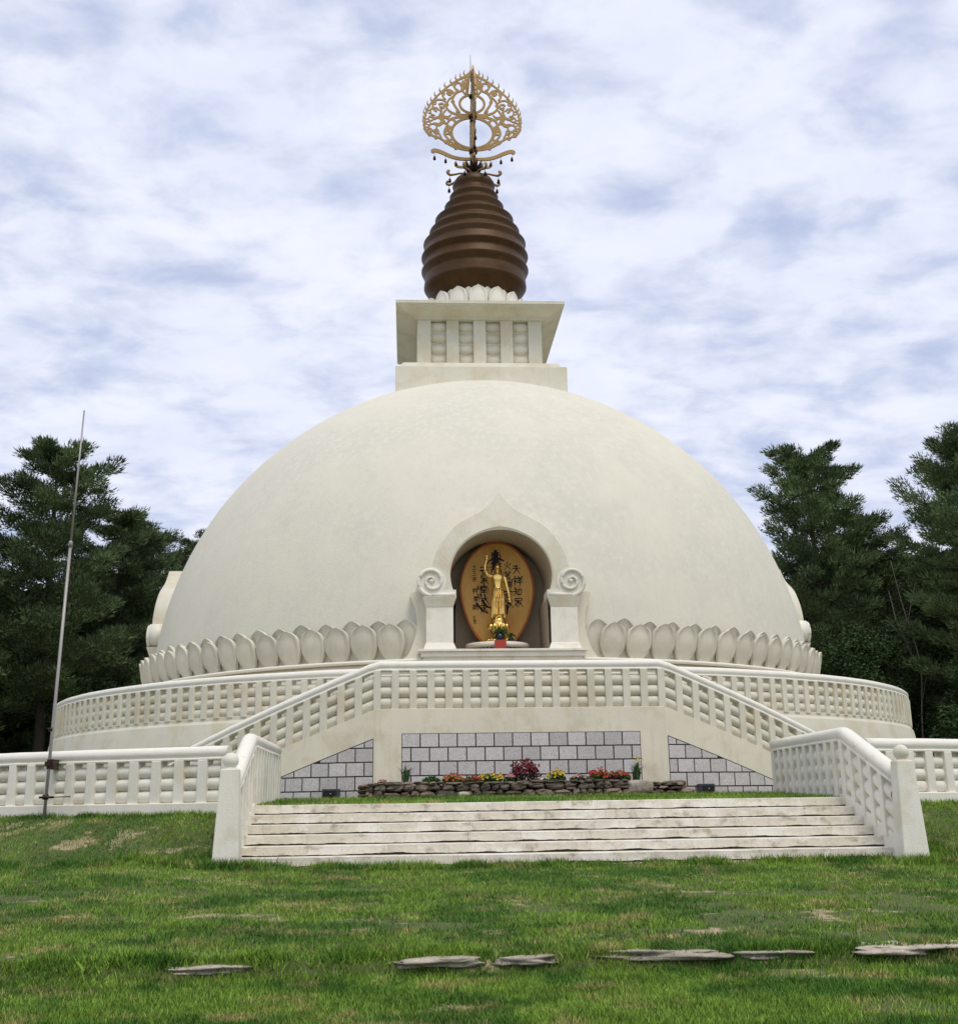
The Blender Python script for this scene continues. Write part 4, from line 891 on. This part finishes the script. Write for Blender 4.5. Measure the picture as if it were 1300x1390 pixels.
# ------------------------------------------------------------------ flagpole
FP=empty('flagpole',(-9.24,-20.15,1.3)); tag(FP,'tall bare pale metal flagpole clamped to the left balustrade','flagpole')
MB().tube([(0,0,-.2),(.03,0,1.6),(.09,0,5.12)],[.030,.030,.028],14).build('lower_tube',M['pole'],FP)
MB().tube([(.09,0,5.1),(.15,0,7.85)],[.021,.016],12).build('upper_tube',M['pole'],FP)
MB().lathe([(.0,5.06),(.038,5.06),(.038,5.16),(.027,5.18)],14,.09,0).build('joint_sleeve',M['pole'],FP)
MB().tube([(-.1,-.05,.38),(.16,-.05,.38)],.02,8).tube([(0,0,.34),(0,0,.43)],.055,12).tube([(.1,-.03,.38),(.42,.1,.39)],.010,6).build('lower_clamp',M['dark_metal'],FP)
MB().box(-.02,.10,-.03,.35,.88,1.06).box(-.05,.05,-.06,.06,.93,1.02).build('upper_bracket',M['dark_metal'],FP,bevel=.008)
MB().tube([(-.09,0,1.62),(-.02,0,1.60),(.0,-.05,1.6)],.012,6).tube([(0,0,1.57),(0,0,1.63)],.048,12).build('rope_cleat',M['dark_metal'],FP)

# ------------------------------------------------------------------ trees
def pine_data(seed,H,spread,base=.15,nl=46,top_open=.3,needles=78000,up=.25,layer=1.0):
    rs=np.random.RandomState(seed); rnd2=random.Random(seed); tb=MB(); clumps=[]
    tp=[]; ph=rs.rand()*6
    for i in range(13):
        t=i/12; tp.append(Vector((.25*math.sin(t*3+ph)*t*H/17,.2*math.cos(t*2.3+ph)*t*H/17,t*H*.97)))
    tr=[.30*(1-i/12)**.8*H/17+.02 for i in range(13)]; tb.tube(tp,tr,10)
    def trunk(t): k=min(11,int(t*12)); u=t*12-k; return tp[k].lerp(tp[k+1],u)
    for i in range(nl):
        t=base+(1-base)*((i+rs.rand())/nl)**.85; t=min(t,.985)
        prof=math.sin(PI*min(1,(1-t)/(1-base)*.92+.08)**.75) if False else ((1-t)**.55)*(.55+.45*min(1,(t-base)/.25+.3))
        Ln=spread*prof*rs.uniform(.6,1.2)+.6; a=i*2.4+rs.uniform(-.4,.4); el=up*(.2+1.6*t)*rs.uniform(.5,1.4)
        p0=trunk(t); P=[]; 
        for q in range(7):
            u=q/6; r=Ln*u; zz=Ln*(el*u-.10*u*(1-t)+.20*u*u); P.append(p0+Vector((r*math.cos(a+.25*u*rs.randn()*.3),r*math.sin(a),zz)))
        tb.tube(P,[max(.012,.035*(Ln/3)*(1-.85*q/6)) for q in range(7)],5)
        nc=int(5+Ln*4.2)
        for c in range(nc):
            u=.22+.80*(c+rs.rand())/nc; k=min(5,int(u*6)); q=P[k].lerp(P[min(6,k+1)],min(1,u*6-k)); side=rs.uniform(-1,1)*Ln*.26*(1.15-abs(u-.6)); pd_=Vector((-math.sin(a),math.cos(a),0))
            cpos=q+pd_*side+Vector((0,0,rs.uniform(-.06,.22))); 
            if c%3==0: tb.tube([q,cpos],[.012,.008],4)
            clumps.append((cpos,Vector((math.cos(a),math.sin(a),.3))+pd_*side*.5,rs.uniform(.36,.70)*(1 if t<.8 else .8),t))
    for q in range(8): clumps.append((trunk(.9+.012*q)+Vector((rs.randn()*.2,rs.randn()*.2,rs.rand()*.4)),Vector((rs.randn()*.3,rs.randn()*.3,1)),.35,1))
    nc=len(clumps); per=max(8,needles//nc); C_=np.array([tuple(c[0]) for c in clumps]); D_=np.array([tuple(c[1].normalized()) for c in clumps]); S_=np.array([c[2] for c in clumps]); T_=rs.rand(nc)
    idx=np.repeat(np.arange(nc),per); n=len(idx); g=rs.randn(n,3); g/=np.linalg.norm(g,axis=1)[:,None]; rad=rs.rand(n)**.45
    P=C_[idx]+g*(rad*S_[idx])[:,None]*np.array([1.15,1.15,.48])
    d=g*.9+D_[idx]*.7+np.array([0,0,.75])+rs.randn(n,3)*.35; d/=np.linalg.norm(d,axis=1)[:,None]; s=np.cross(d,rs.randn(n,3)); s/=np.linalg.norm(s,axis=1)[:,None]
    L_=(.15+.15*rs.rand(n))[:,None]; w=(.020+.018*rs.rand(n))[:,None]
    V=np.stack([P-s*w,P+s*w,P+d*L_],1).reshape(-1,3); return tb,V,np.repeat(np.clip(.75*T_[idx]+.25*rs.rand(n),0,1),3)
protos=[]
for seed,H,sp,kw in ((1,17.6,5.2,dict(base=.22,nl=44,up=.32)),(2,16.2,4.4,dict(base=.12,nl=52,up=.15)),(3,17.8,4.8,dict(base=.30,nl=46,up=.36)),(4,15.0,4.6,dict(base=.05,nl=54,up=.12))):
    tb,V,T=pine_data(seed,H,sp,**kw); t=tb.build('trunk',M['bark']); c=quick('crown',V,np.arange(len(V)).reshape(-1,3),M['needle'],col=T); COL.objects.unlink(t); COL.objects.unlink(c); protos.append((t,c,H))
def pine(k,x,y,top,rz,lab,sx=1,zb=1.3):
    t,c,H=protos[k]; s=(top-zb)/H; r=empty('pine_tree',(x,y,zb),rz); r.scale=(s*sx,s*sx,s); tag(r,lab,'tree','pines behind the dome')
    for src in (t,c): o=src.copy(); COL.objects.link(o); o.parent=r
pine(0,-19.0,12,18.4,.4,'tall open topped pine standing behind the flagpole on the left')
pine(1,-23.2,9,17.0,1.2,'bushy pine at the left picture edge')
pine(3,-21.5,4.5,11.5,2.4,'low dense pine in front of the tall one on the left')
pine(1,-17.6,18,16.6,2.9,'dense pine just right of the flagpole top, second from the dome',sx=1.05)
pine(3,-16.8,22,16.6,.9,'dark rounded pine filling the gap before the dome on the left')
pine(2,-15.0,27,16.9,3.7,'pine whose bare tips peek out along the left edge of the dome',sx=.9)
pine(3,-25.5,18,16.0,5.1,'dark pine deep in the left wood at the picture edge')
pine(3,-20.8,24,14.5,1.9,'dark pine deep in the left wood behind the flagpole')
pine(2,18.1,15,19.0,1.0,'tall pine with spreading arms right of the dome',sx=.95)
pine(0,22.3,8,17.6,2.2,'tallest pine at the right picture edge',sx=.92)
pine(3,21.3,17,16.3,.3,'lower dense pine between the two tall ones on the right')
pine(1,16.4,21,14.6,4.0,'dark pine touching the right edge of the dome',sx=.9)
pine(3,25.8,14,15.5,3.0,'dark pine deep in the right wood at the picture edge')
pine(1,18.9,25,13.0,5.4,'dark pine deep in the right wood behind the spreading one')
# leafy understorey
def bush(x,y,rx,h,seed,lab,nm='leafy_tree'):
    rs=np.random.RandomState(seed); r=empty(nm,(x,y,1.3)); tag(r,lab,'tree','leafy trees under the pines')
    nc=46; th=rs.rand(nc)*2*PI; rr=np.sqrt(rs.rand(nc))*rx; cz_=rs.rand(nc)**.8*h; cc=np.stack([rr*np.cos(th)*(1-.5*cz_/h),rr*np.sin(th)*(1-.5*cz_/h),cz_],-1)
    n=20000; i=rs.randint(0,nc,n); g=rs.randn(n,3); g/=np.linalg.norm(g,axis=1)[:,None]; P=cc[i]+g*(rs.rand(n)**.4)[:,None]*rx*.30; d=rs.randn(n,3); d[:,2]*=.5; d/=np.linalg.norm(d,axis=1)[:,None]; s=np.cross(d,rs.randn(n,3)); s/=np.linalg.norm(s,axis=1)[:,None]; l=.05+.04*rs.rand(n)[:,None]
    V=np.stack([P-d*l,P+s*l*.6,P+d*l,P-s*l*.6],1).reshape(-1,3); T=rs.rand(nc)[i]; quick('crown',V,np.arange(len(V)).reshape(-1,4),M['leaf'],r,np.repeat(np.clip(T*.8+.2*rs.rand(n),0,1),4))
    mb=MB()
    for k in range(7): mb.tube([(0,0,-.1),tuple(cc[k]*.5),tuple(cc[k])],[.09,.05,.015],6)
    mb.build('trunk',M['bark'],r)
for i,(x,y,rx,h,lab) in enumerate([(20.5,4,2.2,5.5,'leafy green bush just beyond the right end of the terrace'),(24.0,3,2.4,6.5,'leafy bush at the right picture edge above the curved balustrade'),(17.6,9,2.4,7.5,'dark leafy tree beside the right foot of the dome'),(22.2,11,2.6,9.0,'dark leafy tree between the two tall pines on the right'),
  (-17.8,13,2.4,6.0,'dark leafy tree beside the left foot of the dome')]): bush(x,y,rx,h,40+i,lab)
BT=empty('bare_birch',(20.3,9.5,1.3)); tag(BT,'thin pale bare birch among the dark trees on the right','tree')
P=smooth_pts([(0,0,0),(-.1,0,3),(.15,0,6),(-.35,0,8.6),(-.7,0,10.8)],4); MB().tube(P,[.045*(1-.8*i/len(P)) for i in range(len(P))],8).tube([(.1,0,5.6),(-.7,.1,8.0),(-.9,.1,9.4)],[.03,.02,.008],6).tube([(-.2,0,8.0),(.4,-.1,10.0)],[.025,.008],6).tube([(.1,0,4.5),(.6,0,6.4)],[.02,.006],6).build('trunk',M['birch'],BT)
# far wood that reads as one dark mass
rs=np.random.RandomState(9); V=[];T=[]
n=70000; th=rs.uniform(R(-62),R(62),n); rr=rs.uniform(36,44,n); x=rr*np.sin(th); y=-6+rr*np.cos(th); zt=11.5+3.0*vnoise(th*14+50,rr*.1); z=1.3+rs.rand(n)**.8*zt; P=np.stack([x,y,z],-1); d=rs.randn(n,3); d/=np.linalg.norm(d,axis=1)[:,None]; s=np.cross(d,rs.randn(n,3)); s/=np.linalg.norm(s,axis=1)[:,None]; l=.40+.25*rs.rand(n)[:,None]
V=np.stack([P-d*l,P+s*l*.55,P+d*l,P-s*l*.55],1).reshape(-1,3)
tag(quick('distant_wood',V,np.arange(len(V)).reshape(-1,4),M['leaf'],col=np.repeat(vnoise(th*40+9,z*.8),4)),'dark wood closing the view behind the pines','wood',kind='stuff')
with_bevel()
